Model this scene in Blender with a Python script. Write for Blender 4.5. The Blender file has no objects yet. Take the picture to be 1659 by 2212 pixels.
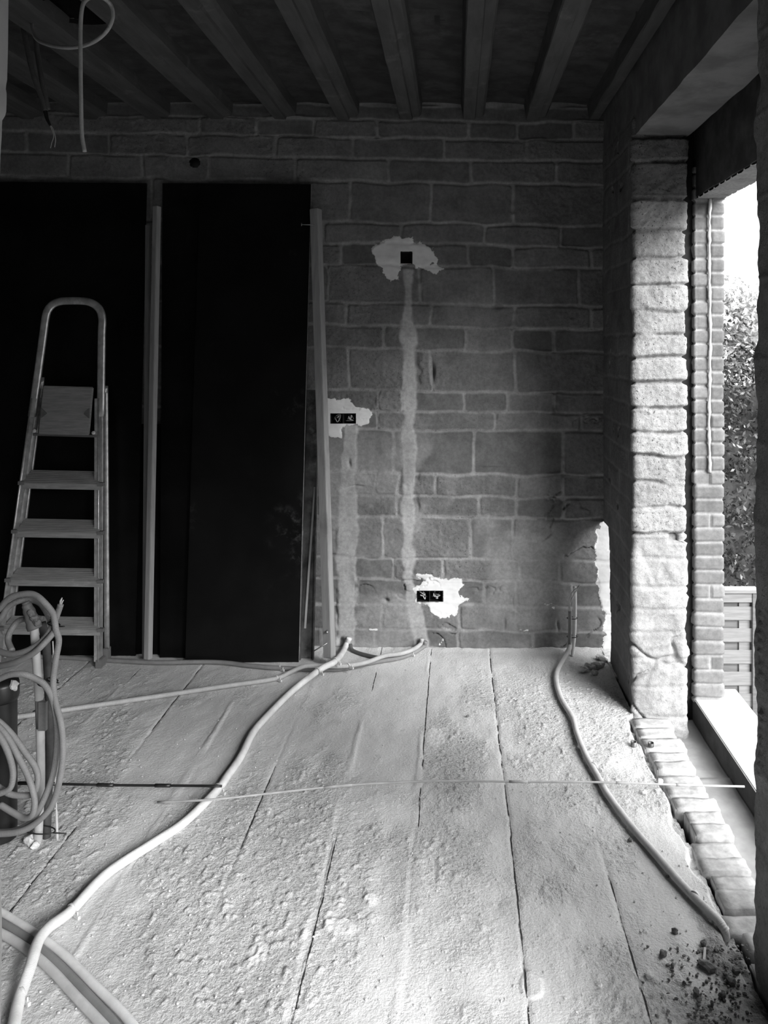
import bpy, bmesh, math, random
import numpy as np
from mathutils import Vector, Matrix
R = math.radians
random.seed(7)
C = bpy.context.scene.collection

# ------------------------------------------------------------------ camera, light, exposure
F, VX, VY, H = 1700.0, 985.0, 735.0, 1.55      # focal length and vanishing point in pixels, eye height in metres
cam_d = bpy.data.cameras.new('camera'); cam = bpy.data.objects.new('camera', cam_d); C.objects.link(cam)
cam.location = (0, 0, H); cam.rotation_euler = (R(90), 0, 0)
cam_d.sensor_fit = 'HORIZONTAL'; cam_d.sensor_width = 36; cam_d.lens = F / 1659 * 36
cam_d.shift_x = -(VX - 829.5) / 1659; cam_d.shift_y = -(1106 - VY) / 1659
cam_d.clip_start = 0.02; cam_d.clip_end = 300
bpy.context.scene.camera = cam
SC = bpy.context.scene
SC.view_settings.view_transform = 'Standard'; SC.view_settings.look = 'None'
SC.view_settings.gamma = 1.0; SC.view_settings.use_curve_mapping = False
SC.view_settings.exposure = 0.80
SC.cycles.use_denoising = True
SC.cycles.max_bounces = 6; SC.cycles.diffuse_bounces = 3; SC.cycles.caustics_reflective = False; SC.cycles.caustics_refractive = False
SC.cycles.sample_clamp_indirect = 6

w = bpy.data.worlds.new('overcast_sky'); SC.world = w; w.use_nodes = True
wn = w.node_tree; wn.nodes.clear()
bg = wn.nodes.new('ShaderNodeBackground'); out = wn.nodes.new('ShaderNodeOutputWorld')
bg.inputs[0].default_value = (1, 1, 1, 1)
geo = wn.nodes.new('ShaderNodeTexCoord'); sep = wn.nodes.new('ShaderNodeSeparateXYZ'); grad = wn.nodes.new('ShaderNodeMapRange')   # overcast sky: zenith about three times the horizon
wn.links.new(geo.outputs['Generated'], sep.inputs[0]); wn.links.new(sep.outputs[2], grad.inputs[0])
grad.inputs[1].default_value = 0; grad.inputs[2].default_value = 1; grad.inputs[3].default_value = .65; grad.inputs[4].default_value = 2.6
wn.links.new(grad.outputs[0], bg.inputs[1])
wn.links.new(bg.outputs[0], out.inputs[0])

def sun(name, az_from, elev, angle, strength):
    d = bpy.data.lights.new(name, 'SUN'); o = bpy.data.objects.new(name, d); C.objects.link(o)
    v = Vector((math.cos(az_from) * math.cos(elev), math.sin(az_from) * math.cos(elev), math.sin(elev)))
    o.rotation_euler = v.to_track_quat('Z', 'Y').to_euler()
    d.angle = angle; d.energy = strength
    return o
sun('veiled_sun', math.atan2(-0.78, 0.62), R(29), R(34), 4.6)

# light portals: they only guide sampling of the sky through the openings
def portal(name, loc, rot, sx, sy):
    d = bpy.data.lights.new(name, 'AREA'); d.shape = 'RECTANGLE'; d.size = sx; d.size_y = sy
    d.cycles.is_portal = True
    o = bpy.data.objects.new(name, d); o.location = loc; o.rotation_euler = rot; C.objects.link(o)
portal('side_opening_portal', (1.3, 2.65, 1.0), (0, R(90), 0), 2.5, 1.7)
portal('added_side_opening_portal', (1.3, -.4, 1.0), (0, R(90), 0), 2.5, 3.4)  # unseen second opening, added to light the floor and back wall
portal('corner_hole_portal', (1.2, 3.85, .3), (0, R(90), 0), .9, .6)

# ------------------------------------------------------------------ numpy noise
def _h(ix, iy, seed):
    n = (ix.astype(np.int64) * 374761393 + iy.astype(np.int64) * 668265263 + seed * 1442695041) & 0x7fffffff
    n = ((n ^ (n >> 13)) * 1274126177) & 0x7fffffff
    n = ((n ^ (n >> 15)) * 1103515245) & 0x7fffffff
    return ((n >> 7) & 0xffff) / 65535.0
def vn(x, y, seed=0):
    ix = np.floor(x); iy = np.floor(y); fx = x - ix; fy = y - iy
    fx = fx * fx * (3 - 2 * fx); fy = fy * fy * (3 - 2 * fy)
    a = _h(ix, iy, seed); b = _h(ix + 1, iy, seed); c = _h(ix, iy + 1, seed); d = _h(ix + 1, iy + 1, seed)
    return (a * (1 - fx) + b * fx) * (1 - fy) + (c * (1 - fx) + d * fx) * fy - 0.5
def fbm(x, y, seed=0, octv=4):
    s = 0; a = 1.0
    for k in range(octv):
        s = s + a * vn(x, y, seed + 17 * k); x = x * 2.03 + 5.1; y = y * 2.03 + 3.7; a *= 0.5
    return s
def sst(x, a, b):
    t = np.clip((x - a) / (b - a), 0, 1); return t * t * (3 - 2 * t)
def poly_sd(px, py, poly):
    """signed distance to a polygon, positive inside"""
    d = np.full(px.shape, 1e9); inside = np.zeros(px.shape, bool); n = len(poly)
    for i in range(n):
        ax, ay = poly[i]; bx, by = poly[(i + 1) % n]
        ex, ey = bx - ax, by - ay; wx, wy = px - ax, py - ay
        t = np.clip((wx * ex + wy * ey) / (ex * ex + ey * ey + 1e-12), 0, 1)
        d = np.minimum(d, np.hypot(wx - ex * t, wy - ey * t))
        c = ((ay > py) != (by > py)) & (px < (bx - ax) * (py - ay) / ((by - ay) if by != ay else 1e-9) + ax)
        inside ^= c
    return np.where(inside, d, -d)

# ------------------------------------------------------------------ projection helpers (pixel + real distance -> place)
def P(x, y, Y): return Vector(((x - VX) * Y / F, Y, H - (y - VY) * Y / F))
def fl(x, y, z=0.0):
    Y = (H - z) * F / (y - VY); return Vector(((x - VX) * Y / F, Y, z))

# ------------------------------------------------------------------ object helpers
def tag(o, label=None, cat=None, group=None, kind=None):
    if label: o['label'] = label
    if cat: o['category'] = cat
    if group: o['group'] = group
    if kind: o['kind'] = kind
    return o
def empty(name, loc=(0, 0, 0)):
    o = bpy.data.objects.new(name, None); o.location = loc; o.empty_display_size = .1; C.objects.link(o); return o
def link(name, me, mat, parent=None):
    o = bpy.data.objects.new(name, me); C.objects.link(o)
    if mat: me.materials.append(mat)
    if parent:
        o.parent = parent; o.matrix_parent_inverse = Matrix.Translation(-Vector(parent.location))
    return o
class MB:
    def __init__(s): s.v = []; s.f = []; s.sm = []; s.uv = []
    def add(s, vs, fs, smooth=False, uvs=None):
        b = len(s.v); s.v += [tuple(v) for v in vs]
        for f in fs: s.f.append(tuple(b + i for i in f)); s.sm.append(smooth)
        s.uv += uvs if uvs else [(0, 0)] * len(vs)
        return s
    def hexa(s, p):   # 8 corners: front 4 (ccw), back 4
        return s.add(p, [(0, 1, 2, 3), (7, 6, 5, 4), (0, 4, 5, 1), (1, 5, 6, 2), (2, 6, 7, 3), (3, 7, 4, 0)])
    def box(s, x0, x1, y0, y1, z0, z1):
        return s.hexa([(x0, y0, z0), (x1, y0, z0), (x1, y0, z1), (x0, y0, z1), (x0, y1, z0), (x1, y1, z0), (x1, y1, z1), (x0, y1, z1)])
    def slab(s, a, b, c, d, t):   # quad a b c d (ccw seen from the front), thickness behind it
        a, b, c, d = map(Vector, (a, b, c, d)); n = (b - a).cross(d - a).normalized() * -t
        return s.hexa([a, b, c, d, a + n, b + n, c + n, d + n])
    def bar(s, p0, p1, wd, dp, side=(1, 0, 0)):
        p0, p1 = Vector(p0), Vector(p1); t = (p1 - p0).normalized(); u = Vector(side); u = (u - t * u.dot(t)).normalized(); n = t.cross(u)
        q = [(-1, -1), (1, -1), (1, 1), (-1, 1)]
        return s.add([p0 + u * a * wd / 2 + n * b * dp / 2 for a, b in q] + [p1 + u * a * wd / 2 + n * b * dp / 2 for a, b in q],
                     [(3, 2, 1, 0), (4, 5, 6, 7), (0, 1, 5, 4), (1, 2, 6, 5), (2, 3, 7, 6), (3, 0, 4, 7)])
    def sweep(s, pts, prof, closed_prof=True, up=None, cap=True):
        """prof: list of (a,b) offsets or function(i,frac)->list"""
        pts = [Vector(p) for p in pts]; n = len(pts); rings = []; L = 0
        t0 = (pts[1] - pts[0]).normalized()
        u = Vector(up) if up else (Vector((0, 0, 1)) if abs(t0.z) < .9 else Vector((1, 0, 0)))
        u = (u - t0 * u.dot(t0)).normalized()
        vs = []; uvs = []
        for i in range(n):
            t = (pts[min(i + 1, n - 1)] - pts[max(i - 1, 0)]).normalized()
            u = (u - t * u.dot(t)).normalized(); b = t.cross(u)
            if i: L += (pts[i] - pts[i - 1]).length
            pr = prof(i, i / (n - 1)) if callable(prof) else prof
            for k, (a, c) in enumerate(pr): vs.append(pts[i] + u * a + b * c); uvs.append((k / len(pr), L))
        m = len(pr); fs = []
        for i in range(n - 1):
            for k in range(m): fs.append((i * m + k, i * m + (k + 1) % m, (i + 1) * m + (k + 1) % m, (i + 1) * m + k))
        if cap: fs.append(tuple(range(m))[::-1]); fs.append(tuple((n - 1) * m + k for k in range(m)))
        return s.add(vs, fs, True, uvs)
    def tube(s, pts, r, seg=10, cap=True, up=None):
        f = (lambda i, t: [(r(t) * math.cos(2 * math.pi * k / seg), r(t) * math.sin(2 * math.pi * k / seg)) for k in range(seg)]) if callable(r) else \
            [(r * math.cos(2 * math.pi * k / seg), r * math.sin(2 * math.pi * k / seg)) for k in range(seg)]
        return s.sweep(pts, f, up=up, cap=cap)
    def lump(s, c, r, seed, flat=0.7, rough=.35, sub=2):
        bm = bmesh.new(); bmesh.ops.create_icosphere(bm, subdivisions=sub, radius=1)
        rn = random.Random(seed); ph = [rn.uniform(0, 6.28) for _ in range(9)]; sc = (rn.uniform(.8, 1.25), rn.uniform(.7, 1.1), flat * rn.uniform(.8, 1.2))
        vs = []
        for v in bm.verts:
            k = 1 + rough * (math.sin(2.3 * v.co.x + ph[0]) * math.sin(2.9 * v.co.y + ph[1]) + .5 * math.sin(5.1 * v.co.z + ph[2]) * math.sin(4.4 * v.co.x + ph[3]) + .3 * rn.uniform(-1, 1))
            vs.append(Vector((v.co.x * sc[0], v.co.y * sc[1], v.co.z * sc[2])) * r * k + Vector(c))
        fs = [tuple(v.index for v in f.verts) for f in bm.faces]; bm.free()
        return s.add(vs, fs, False)
    def build(s, name, mat, parent=None, bevel=0):
        me = bpy.data.meshes.new(name); me.from_pydata(s.v, [], s.f)
        me.polygons.foreach_set('use_smooth', s.sm)
        uv = me.uv_layers.new(name='uv'); idx = np.empty(len(me.loops), np.int32); me.loops.foreach_get('vertex_index', idx)
        uv.data.foreach_set('uv', np.array(s.uv, np.float32)[idx].ravel())
        if bevel:
            bm = bmesh.new(); bm.from_mesh(me)
            bmesh.ops.bevel(bm, geom=[e for e in bm.edges if len(e.link_faces) == 2 and e.calc_face_angle(0) > .6], offset=bevel, segments=2, affect='EDGES', clamp_overlap=True)
            bm.to_mesh(me); bm.free()
        me.update(); return link(name, me, mat, parent)
def spline(pts, n=10):
    pts = [Vector(p) for p in pts]; q = [pts[0] * 2 - pts[1]] + pts + [pts[-1] * 2 - pts[-2]]; o = []
    for i in range(1, len(q) - 2):
        a, b, c, d = q[i - 1:i + 3]
        for k in range(n):
            t = k / n; o.append(.5 * ((2 * b) + (c - a) * t + (2 * a - 5 * b + 4 * c - d) * t * t + (3 * b - a - 3 * c + d) * t ** 3))
    o.append(pts[-1]); return o
def grid_mesh(name, X, Y, Z, mat, attrs=None, parent=None, keep=None, flip=False):
    """X,Y,Z arrays (rows, cols) -> one smooth quad mesh"""
    r, c = X.shape; co = np.stack([X, Y, Z], -1).reshape(-1, 3).astype(np.float32)
    i = np.arange(r * c).reshape(r, c); q = np.stack([i[:-1, :-1], i[:-1, 1:], i[1:, 1:], i[1:, :-1]], -1).reshape(-1, 4)
    if flip: q = q[:, ::-1]
    if keep is not None: q = q[keep[:-1, :-1].ravel()]
    me = bpy.data.meshes.new(name); me.vertices.add(len(co)); me.vertices.foreach_set('co', co.ravel())
    me.loops.add(q.size); me.loops.foreach_set('vertex_index', q.ravel().astype(np.int32))
    me.polygons.add(len(q)); me.polygons.foreach_set('loop_start', np.arange(0, q.size, 4, dtype=np.int32)); 
    me.polygons.foreach_set('use_smooth', np.ones(len(q), bool))
    me.update(calc_edges=True)
    for k, a in (attrs or {}).items():
        at = me.attributes.new(k, 'FLOAT', 'POINT'); at.data.foreach_set('value', a.ravel().astype(np.float32))
    me.validate(); return link(name, me, mat, parent)

# ------------------------------------------------------------------ materials
class NT:
    def __init__(s, name, rough=.9, spec=.25, metal=0.0):
        s.m = bpy.data.materials.new(name); s.m.use_nodes = True; s.t = s.m.node_tree; s.b = s.t.nodes['Principled BSDF']
        s.b.inputs['Roughness'].default_value = rough; s.b.inputs['Metallic'].default_value = metal
        s.b.inputs['Specular IOR Level'].default_value = spec
        s.tc = s.t.nodes.new('ShaderNodeTexCoord').outputs['Object']
    def n(s, t, **k):
        x = s.t.nodes.new(t)
        for a, v in k.items(): setattr(x, a, v)
        return x
    def set(s, sock, v):
        if isinstance(v, bpy.types.NodeSocket): s.t.links.new(v, sock)
        else: sock.default_value = v
    def math(s, op, a, b=0.0, c=0.0, clamp=False):
        x = s.n('ShaderNodeMath', operation=op, use_clamp=clamp)
        for i, v in enumerate((a, b, c)): s.set(x.inputs[i], v)
        return x.outputs[0]
    def noise(s, scale, detail=4, rough=.6, vec=None, dist=0.0, stretch=None):
        x = s.n('ShaderNodeTexNoise'); v = vec or s.tc
        if stretch:
            mp = s.n('ShaderNodeMapping'); s.t.links.new(v, mp.inputs[0]); mp.inputs['Scale'].default_value = stretch; v = mp.outputs[0]
        s.t.links.new(v, x.inputs['Vector']); x.inputs['Scale'].default_value = scale; x.inputs['Detail'].default_value = detail
        x.inputs['Roughness'].default_value = rough; x.inputs['Distortion'].default_value = dist
        return x.outputs['Fac']
    def attr(s, name): return s.n('ShaderNodeAttribute', attribute_name=name).outputs['Fac']
    def ramp(s, v, a, b, lo=0.0, hi=1.0):
        x = s.n('ShaderNodeMapRange', interpolation_type='SMOOTHSTEP')
        for i, q in enumerate((v, a, b, lo, hi)): s.set(x.inputs[i], q)
        return x.outputs[0]
    def mix(s, f, a, b):   # float mix
        x = s.n('ShaderNodeMix'); s.set(x.inputs[0], f); s.set(x.inputs[2], a); s.set(x.inputs[3], b); return x.outputs[0]
    def col(s, v):
        s.t.links.new(v, s.b.inputs['Base Color']) if isinstance(v, bpy.types.NodeSocket) else s.set(s.b.inputs['Base Color'], (v, v, v, 1))
    def bump(s, h, strength=.5, dist=.005):
        x = s.n('ShaderNodeBump'); x.inputs['Strength'].default_value = strength; x.inputs['Distance'].default_value = dist
        s.set(x.inputs['Height'], h); s.t.links.new(x.outputs[0], s.b.inputs['Normal'])

def plain(name, g, rough=.7, var=.12, scale=25, bump=.15, spec=.3, metal=0, stretch=None, blot=0.0):
    k = NT(name, rough, spec, metal); a = k.noise(scale, 5, .6, stretch=stretch); v = k.ramp(a, .3, .7, g * (1 - var), g * (1 + var))
    if blot:
        v = k.math('ADD', v, k.ramp(k.noise(scale * .3, 6, .7), .55, .75, 0, blot))
    k.col(v); k.bump(a, bump, .004); return k.m

def masonry(name, mul=1.0, grain=1.0, rough=.95, pits=.45):
    """albedo comes from the mesh's own block/mortar map, fine grain from noise"""
    k = NT(name, rough, .1); al = k.attr('alb'); g1 = k.noise(60, 6, .7); g2 = k.noise(9, 5, .6); g3 = k.noise(260, 3, .6)
    v = k.math('MULTIPLY', al, k.ramp(g1, .25, .75, .82, 1.18)); v = k.math('MULTIPLY', v, k.ramp(g2, .3, .7, .85, 1.15))
    pit = k.ramp(k.noise(110, 4, .6), .30, .42, pits, 1.0)
    rg = k.attr('rgh'); pit = k.mix(rg, 1.0, pit)
    v = k.math('MULTIPLY', v, pit)
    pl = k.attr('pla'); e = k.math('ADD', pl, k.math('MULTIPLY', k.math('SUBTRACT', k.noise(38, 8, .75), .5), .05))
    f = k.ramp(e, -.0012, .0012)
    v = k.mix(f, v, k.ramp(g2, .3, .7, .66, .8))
    k.col(k.math('MULTIPLY', v, mul))
    hgt = k.math('ADD', k.math('MULTIPLY', g1, .8), k.math('MULTIPLY', g3, .35))
    hgt = k.math('MULTIPLY', hgt, k.mix(rg, .25, 1.0)); hgt = k.math('MULTIPLY', hgt, k.mix(f, 1.0, .3)); hgt = k.math('ADD', hgt, k.math('MULTIPLY', f, .5))
    k.bump(hgt, .55 * grain, .008); return k.m

M = {}
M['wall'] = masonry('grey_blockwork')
M['pillar'] = masonry('rough_broken_blockwork', 1.04, 1.8, .95, .22)
M['brick'] = masonry('facing_brick', 1.0, .5, .85)
def floor_mat():
    k = NT('dusty_concrete_floor', .93, .12)
    al = k.attr('alb'); rg = k.attr('rgh'); cr = k.attr('crk')
    g1 = k.noise(105, 5, .66); g2 = k.noise(5, 5, .6, stretch=(1.6, .6, 1)); g3 = k.noise(170, 4, .6)
    v = k.math('MULTIPLY', al, k.ramp(g2, .3, .7, .9, 1.08))
    v = k.math('MULTIPLY', v, k.mix(rg, k.ramp(g3, .25, .7, .90, 1.04), k.ramp(g1, .30, .52, .55, 1.05)))
    wob = k.math('MULTIPLY', k.noise(14, 5, .7), .006)
    c = k.math('SUBTRACT', cr, k.math('SUBTRACT', wob, .0016)); f = k.ramp(c, .0, .0014)
    v = k.mix(f, .06, v); k.col(v)
    hgt = k.math('MULTIPLY', g1, k.mix(rg, .35, 1.5)); hgt = k.math('ADD', hgt, k.math('MULTIPLY', g3, k.mix(rg, .12, .5)))
    hgt = k.math('ADD', hgt, k.math('MULTIPLY', f, .5)); k.bump(hgt, 1.0, .009); return k.m
M['floor'] = floor_mat()
M['soffit'] = plain('dark_concrete_soffit', .055, .95, .28, 9, .5, .1, blot=.05)
M['beam'] = plain('cast_concrete_beam', .085, .9, .18, 22, .4, .1, stretch=(1, .15, 1), blot=.05)
M['lintel'] = plain('concrete_lintel', .15, .95, .25, 7, .4, .1, blot=.08)
M['lintel_side'] = plain('dark_lintel_side', .085, .95, .3, 9, .5, .1)  # darker than the other lintel concrete
M['plaster'] = plain('grey_plaster', .33, .9, .06, 12, .1, .2)
M['board'] = plain('black_phenolic_board', .005, .40, .5, 3, .02, .12, blot=.008)
M['board_edge'] = plain('pale_ply_edge', .3, .8, .2, 40)
M['timber'] = plain('planed_pine', .34, .65, .12, 14, .1, .3, stretch=(4, 4, .4), blot=-.08)
M['timber_dark'] = plain('dull_pine', .16, .8, .15, 14, .1, .2, stretch=(4, 4, .4))
M['alu'] = plain('paint_specked_aluminium', .62, .30, .22, 30, .15, .5, .65, blot=.25)
M['tread'] = plain('worn_aluminium_tread', .44, .5, .18, 20, .3, .4, .5, stretch=(.6, 6, 6), blot=.15)
M['galv'] = plain('dirty_galvanised_steel', .10, .5, .6, 14, .3, .5, .3, blot=.35)
M['rubber'] = plain('grey_rubber', .16, .8)
M['black_plastic'] = plain('black_plastic', .014, .4, .5, 9, .1, .5, blot=.03)
M['dark_plastic'] = plain('dark_brown_pipe', .05, .5, .4, 16, .1, .4, blot=.05)
M['pipe'] = plain('pale_grey_pipe', .42, .45, .12, 20, .1, .4, blot=.2)
M['tape'] = plain('grey_cloth_tape', .14, .55, .15, 30, .3, .4)
M['white_clip'] = plain('white_plastic_clip', .6, .5)
M['steel'] = plain('nail_steel', .4, .4, .1, 30, .1, .5, .8)
M['black_wire'] = plain('black_wire_insulation', .012, .45)
M['grey_wire'] = plain('pale_wire_insulation', .5, .5)
M['dark_void'] = plain('dark_box_and_shade', .012, .7)  # box plastic; also paints the shade in the cavity
M['debris'] = plain('dark_soil_clod', .17, .95, .4, 60, .8, .1)
M['rubble'] = plain('pale_mortar_lump', .6, .95, .15, 50, .6, .1)
M['footing'] = plain('dusty_old_brick', .42, .95, .2, 30, .7, .1)
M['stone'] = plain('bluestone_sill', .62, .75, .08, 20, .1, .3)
M['stone_side'] = plain('shaded_dark_sill_side', .05, .8, .3, 12, .3)  # dark stone, with the side's shade painted in
M['flash'] = plain('grey_membrane_sheet', .33, .55, .25, 5, .3, .4, blot=.12)
M['fence'] = plain('treated_fence_board', .24, .75, .16, 9, .15, .2, stretch=(.5, 3, 6))
M['fence2'] = plain('weathered_fence_slat', .15, .8, .2, 9, .15, .2, stretch=(.5, 3, 6))
M['ground'] = plain('garden_soil', .12, .95, .4, 4, .6)
M['stick'] = plain('pale_thin_stick', .42, .7)
M['bark'] = plain('bark', .08, .9, .4, 10, .6)
def leaf_mat(name, g, rough=.35):
    k = NT(name, rough, .6); v = k.ramp(k.noise(3, 3), .3, .7, g * .6, g * 1.5); k.col(v)
    k.b.inputs['Transmission Weight'].default_value = 0
    return k.m
M['leaf'] = leaf_mat('dark_glossy_leaf', .05); M['leaf2'] = leaf_mat('pale_sunlit_leaf', .6, .6)  # the tree's pale tone paints in its sunlit haze
def conduit(name, g, rough=.5):
    k = NT(name, rough, .4); uv = k.n('ShaderNodeUVMap', uv_map='uv').outputs[0]
    sp = k.n('ShaderNodeSeparateXYZ'); k.t.links.new(uv, sp.inputs[0])
    s = k.math('SINE', k.math('MULTIPLY', sp.outputs[1], 2 * math.pi / .0032)); a = k.noise(18, 5, .7)
    k.col(k.math('MULTIPLY', k.ramp(a, .3, .75, g * .86, g * 1.08), k.ramp(s, -1, 1, .9, 1.0))); k.bump(s, .35, .0012); return k.m
M['conduit'] = conduit('grey_corrugated_conduit', .25); M['conduit_white'] = conduit('white_corrugated_conduit', .8)
M['conduit_dusty'] = conduit('dusty_corrugated_conduit', .5); M['conduit_dark'] = conduit('dark_corrugated_conduit', .10)
M['conduit_pale'] = conduit('pale_grey_corrugated_conduit', .62)

# ------------------------------------------------------------------ blockwork height field
def courses(S, Z, lines, joints, half=.006, wob=.004, seed=0, tones=(.24, .34), r=.02):
    """lines: ascending heights of bed joints; joints[i]: positions of the upright joints in course i.
    returns distance to the joint edge, per-block tone, per-block random"""
    W = Z + wob * 2 * fbm(S * 6, Z * 6, seed, 3); T = S + wob * 2 * fbm(S * 7 + 9, Z * 7, seed + 3, 3)
    L = np.asarray(lines); ci = np.clip(np.searchsorted(L, W) - 1, 0, len(L) - 2)
    d = np.minimum(W - L[ci], L[ci + 1] - W); bid = ci * 131
    for i in range(len(L) - 1):
        m = ci == i; j = np.sort(np.asarray(joints[i], float))
        if not m.any() or len(j) == 0: continue
        k = np.searchsorted(j, T[m]); je = np.concatenate([[-1e3], j, [1e3]])
        ds = np.minimum(T[m] - je[k], je[k + 1] - T[m]); dm = d[m]
        a = np.minimum(dm, ds)          # rounded block corners
        c = (dm < r) & (ds < r); a = np.where(c, r - np.hypot(r - dm, r - ds), a)
        d[m] = a; bid[m] = i * 131 + k
    rnd = _h(bid.astype(float), bid.astype(float) * 3 + 1, seed + 11)
    return d - half, tones[0] + (tones[1] - tones[0]) * rnd, rnd

# ================================================================== THE SETTING
BY = 3.96                      # back wall plane
XW = .742                      # inner face of the right wall
# ---- back wall
def back_wall():
    fx = np.arange(-2.42, .80, .0043); X1 = np.concatenate([np.arange(-3.3, -2.42, .05), fx, np.arange(.80, 1.25, .02)])
    Z1 = np.arange(-.12, 2.80, .0043)
    S, Z = np.meshgrid(X1, Z1)
    px = VX + S * F / BY; py = VY + (H - Z) * F / BY
    yb = [230, 262, 300, 346, 397, 485, 530, 577, 659, 708, 757, 845, 890, 930, 1024, 1073, 1118, 1206, 1253, 1306, 1360, 1402, 1460]
    lines = sorted([H - (y - VY) * BY / F for y in yb])
    jt = {(230, 262): [], (262, 300): [435, 555, 680, 815, 1014, 1114, 1240], (300, 346): [60, 235, 405, 595, 765, 960, 1136],
          (346, 397): [150, 310, 450, 640, 840, 1016, 1199], (397, 485): [330, 754, 931, 1110], (485, 530): [700, 865, 1047, 1210],
          (530, 577): [739, 830, 1010, 1110, 1275], (577, 659): [709, 906, 1065, 1249], (659, 708): [748, 930, 1110, 1275],
          (708, 757): [830, 1006, 1108, 1197], (757, 845): [754, 932, 1113], (845, 890): [817, 870, 1002, 1097, 1197],
          (890, 930): [700, 815, 1071, 1256], (930, 1024): [700, 848, 1026, 1215], (1024, 1073): [811, 860, 941, 1115, 1215],
          (1073, 1118): [861, 1032, 1117, 1215], (1118, 1206): [830, 1015, 1110], (1206, 1253): [700, 852, 958, 1125, 1210],
          (1253, 1306): [772, 1047, 1117, 1240], (1306, 1360): [824, 995, 1117], (1360, 1402): [700, 812, 990, 1150], (1402, 1460): []}
    joints = []
    for i in range(len(lines) - 1):
        k = len(lines) - 2 - i; joints.append([(x - VX) * BY / F for x in jt[(yb[k], yb[k + 1])]])
    tilt = -.015 * (S - 0.0)
    d, tone, rnd = courses(S, Z - tilt, lines, joints, half=.005, wob=.0075, seed=3, tones=(.13, .20))
    blk = sst(d, -.002, .008)
    rough = np.clip(.5 + 1.6 * fbm(S * 2.2, Z * 2.2, 41, 2), 0, 1) * (rnd > .3)
    hgt = blk * (.004 + .008 * (rnd - .3)) + .0035 * fbm(S * 16, Z * 16, 5, 4) + .004 * fbm(S * 60, Z * 60, 8, 2) * rough * blk + .006 * fbm(S * 3, Z * 3, 77, 2)
    # lips of squeezed mortar
    lip = np.exp(-((d + .001) / .006) ** 2) * np.clip(fbm(S * 5, Z * 12, 31, 3) * 3, 0, 1); hgt += .009 * lip
    alb = tone * blk + (.27 + .08 * fbm(S * 8, Z * 8, 21, 3)) * (1 - blk)
        # rendered-over chases above the socket boxes and beside them
    n = fbm(S * 9, Z * 9, 51, 3) * 12 + fbm(S * 30, Z * 30, 53, 2) * 4
    def band(cx, half, y0, y1):
        c = np.interp(py, *cx); hh = np.interp(py, *half); e = hh - np.abs(px - c) + n * .9
        return sst(e, 0, 7) * sst(py, y0, y0 + 10) * (1 - sst(py, y1 - 12, y1))
    b1 = band(([570, 700, 760, 1250, 1300, 1400], [882, 881, 884, 882, 893, 915]), ([570, 640, 720, 1100, 1280, 1340, 1400], [11, 14, 20, 18, 17, 20, 19]), 575, 1402)
    b2 = band(([910, 1000, 1400], [757, 753, 748]), ([910, 960, 1100, 1400], [16, 22, 24, 22]), 912, 1402)
    b = np.maximum(b1, b2)
    smear_lit = sst(fbm(S * 2.6, Z * 2.6, 61, 4) + .22 * sst(py, 880, 1250) * (1 - sst(px, 1120, 1240)), .12, .34) * sst(py, 860, 1000) * (px > 690); bb = np.maximum(b, smear_lit * .75)  # mortar smear, spread further low and left to paint in the lit wall
    alb = alb * (1 - bb) + (.27 + .04 * fbm(S * 5, Z * 5, 63, 3)) * bb
    alb = alb + .10 * b
    hgt = hgt * (1 - .7 * bb) + bb * .007 + .004 * b * np.clip(fbm(S * 10, Z * 3, 65, 3), -1, 1)
    # scraped hollows beside the chases
    hollow = np.exp(-((px - 905 - n) / 5.0) ** 2) * sst(fbm(S * 4, Z * 7, 71, 3), .1, .4); hgt -= .010 * hollow * (py > 760) * (py < 1260)
    hollow2 = np.exp(-((px - 726 - n * .6) / 4.0) ** 2) * sst(fbm(S * 4, Z * 9, 73, 3), .0, .3); hgt -= .010 * hollow2 * (py > 960)
    z5 = lambda L: [(620 + .434 * a, 420 + .434 * b_) for a, b_ in L]; z6 = lambda L: [(620 + .434 * a, 950 + .434 * b_) for a, b_ in L]
    p1 = z5([(430, 255), (480, 238), (510, 215), (560, 208), (610, 215), (640, 240), (730, 265), (735, 310), (745, 325), (720, 345), (780, 370), (745, 395), (690, 385), (640, 365), (625, 345), (572, 352), (575, 375), (560, 400), (555, 430), (520, 425), (500, 395), (480, 360), (440, 340), (425, 300)])
    p2 = z5([(110, 1040), (150, 1015), (215, 1010), (300, 1020), (340, 1055), (420, 1075), (432, 1095), (415, 1130), (370, 1165), (345, 1150), (290, 1150), (265, 1200), (235, 1222), (200, 1215), (190, 1150), (145, 1115), (100, 1125)])
    p3 = z6([(655, 672), (715, 672), (715, 690), (790, 692), (860, 695), (875, 720), (860, 750), (895, 795), (850, 820), (845, 850), (815, 890), (770, 885), (730, 870), (712, 820), (705, 807), (640, 800), (640, 745), (650, 720), (690, 700), (655, 685)])
    pl = np.full(S.shape, -.2)
    for p_ in (p1, p2, p3):
        bx = [q[0] for q in p_]; by = [q[1] for q in p_]
        m = (px > min(bx) - 60) & (px < max(bx) + 60) & (py > min(by) - 60) & (py < max(by) + 60)
        pl[m] = np.maximum(pl[m], poly_sd(px[m], py[m], p_) * BY / F)
    # white patch round the corner hole, painting in its blown-out daylight
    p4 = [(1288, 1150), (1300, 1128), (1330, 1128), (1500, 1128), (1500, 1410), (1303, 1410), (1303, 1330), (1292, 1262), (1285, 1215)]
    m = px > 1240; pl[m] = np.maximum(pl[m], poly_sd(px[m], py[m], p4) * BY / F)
    pl = pl + .020 * fbm(S * 30, Z * 30, 88, 4) + .010 * fbm(S * 9, Z * 16, 86, 3)
    # scattered flecks of plaster low on the wall
    fleck = (fbm(S * 14, Z * 22, 91, 4) - .52) * .05 - .12 * (py < 1290) - .2 * (px > 1200) - .2 * (px < 760)
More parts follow.
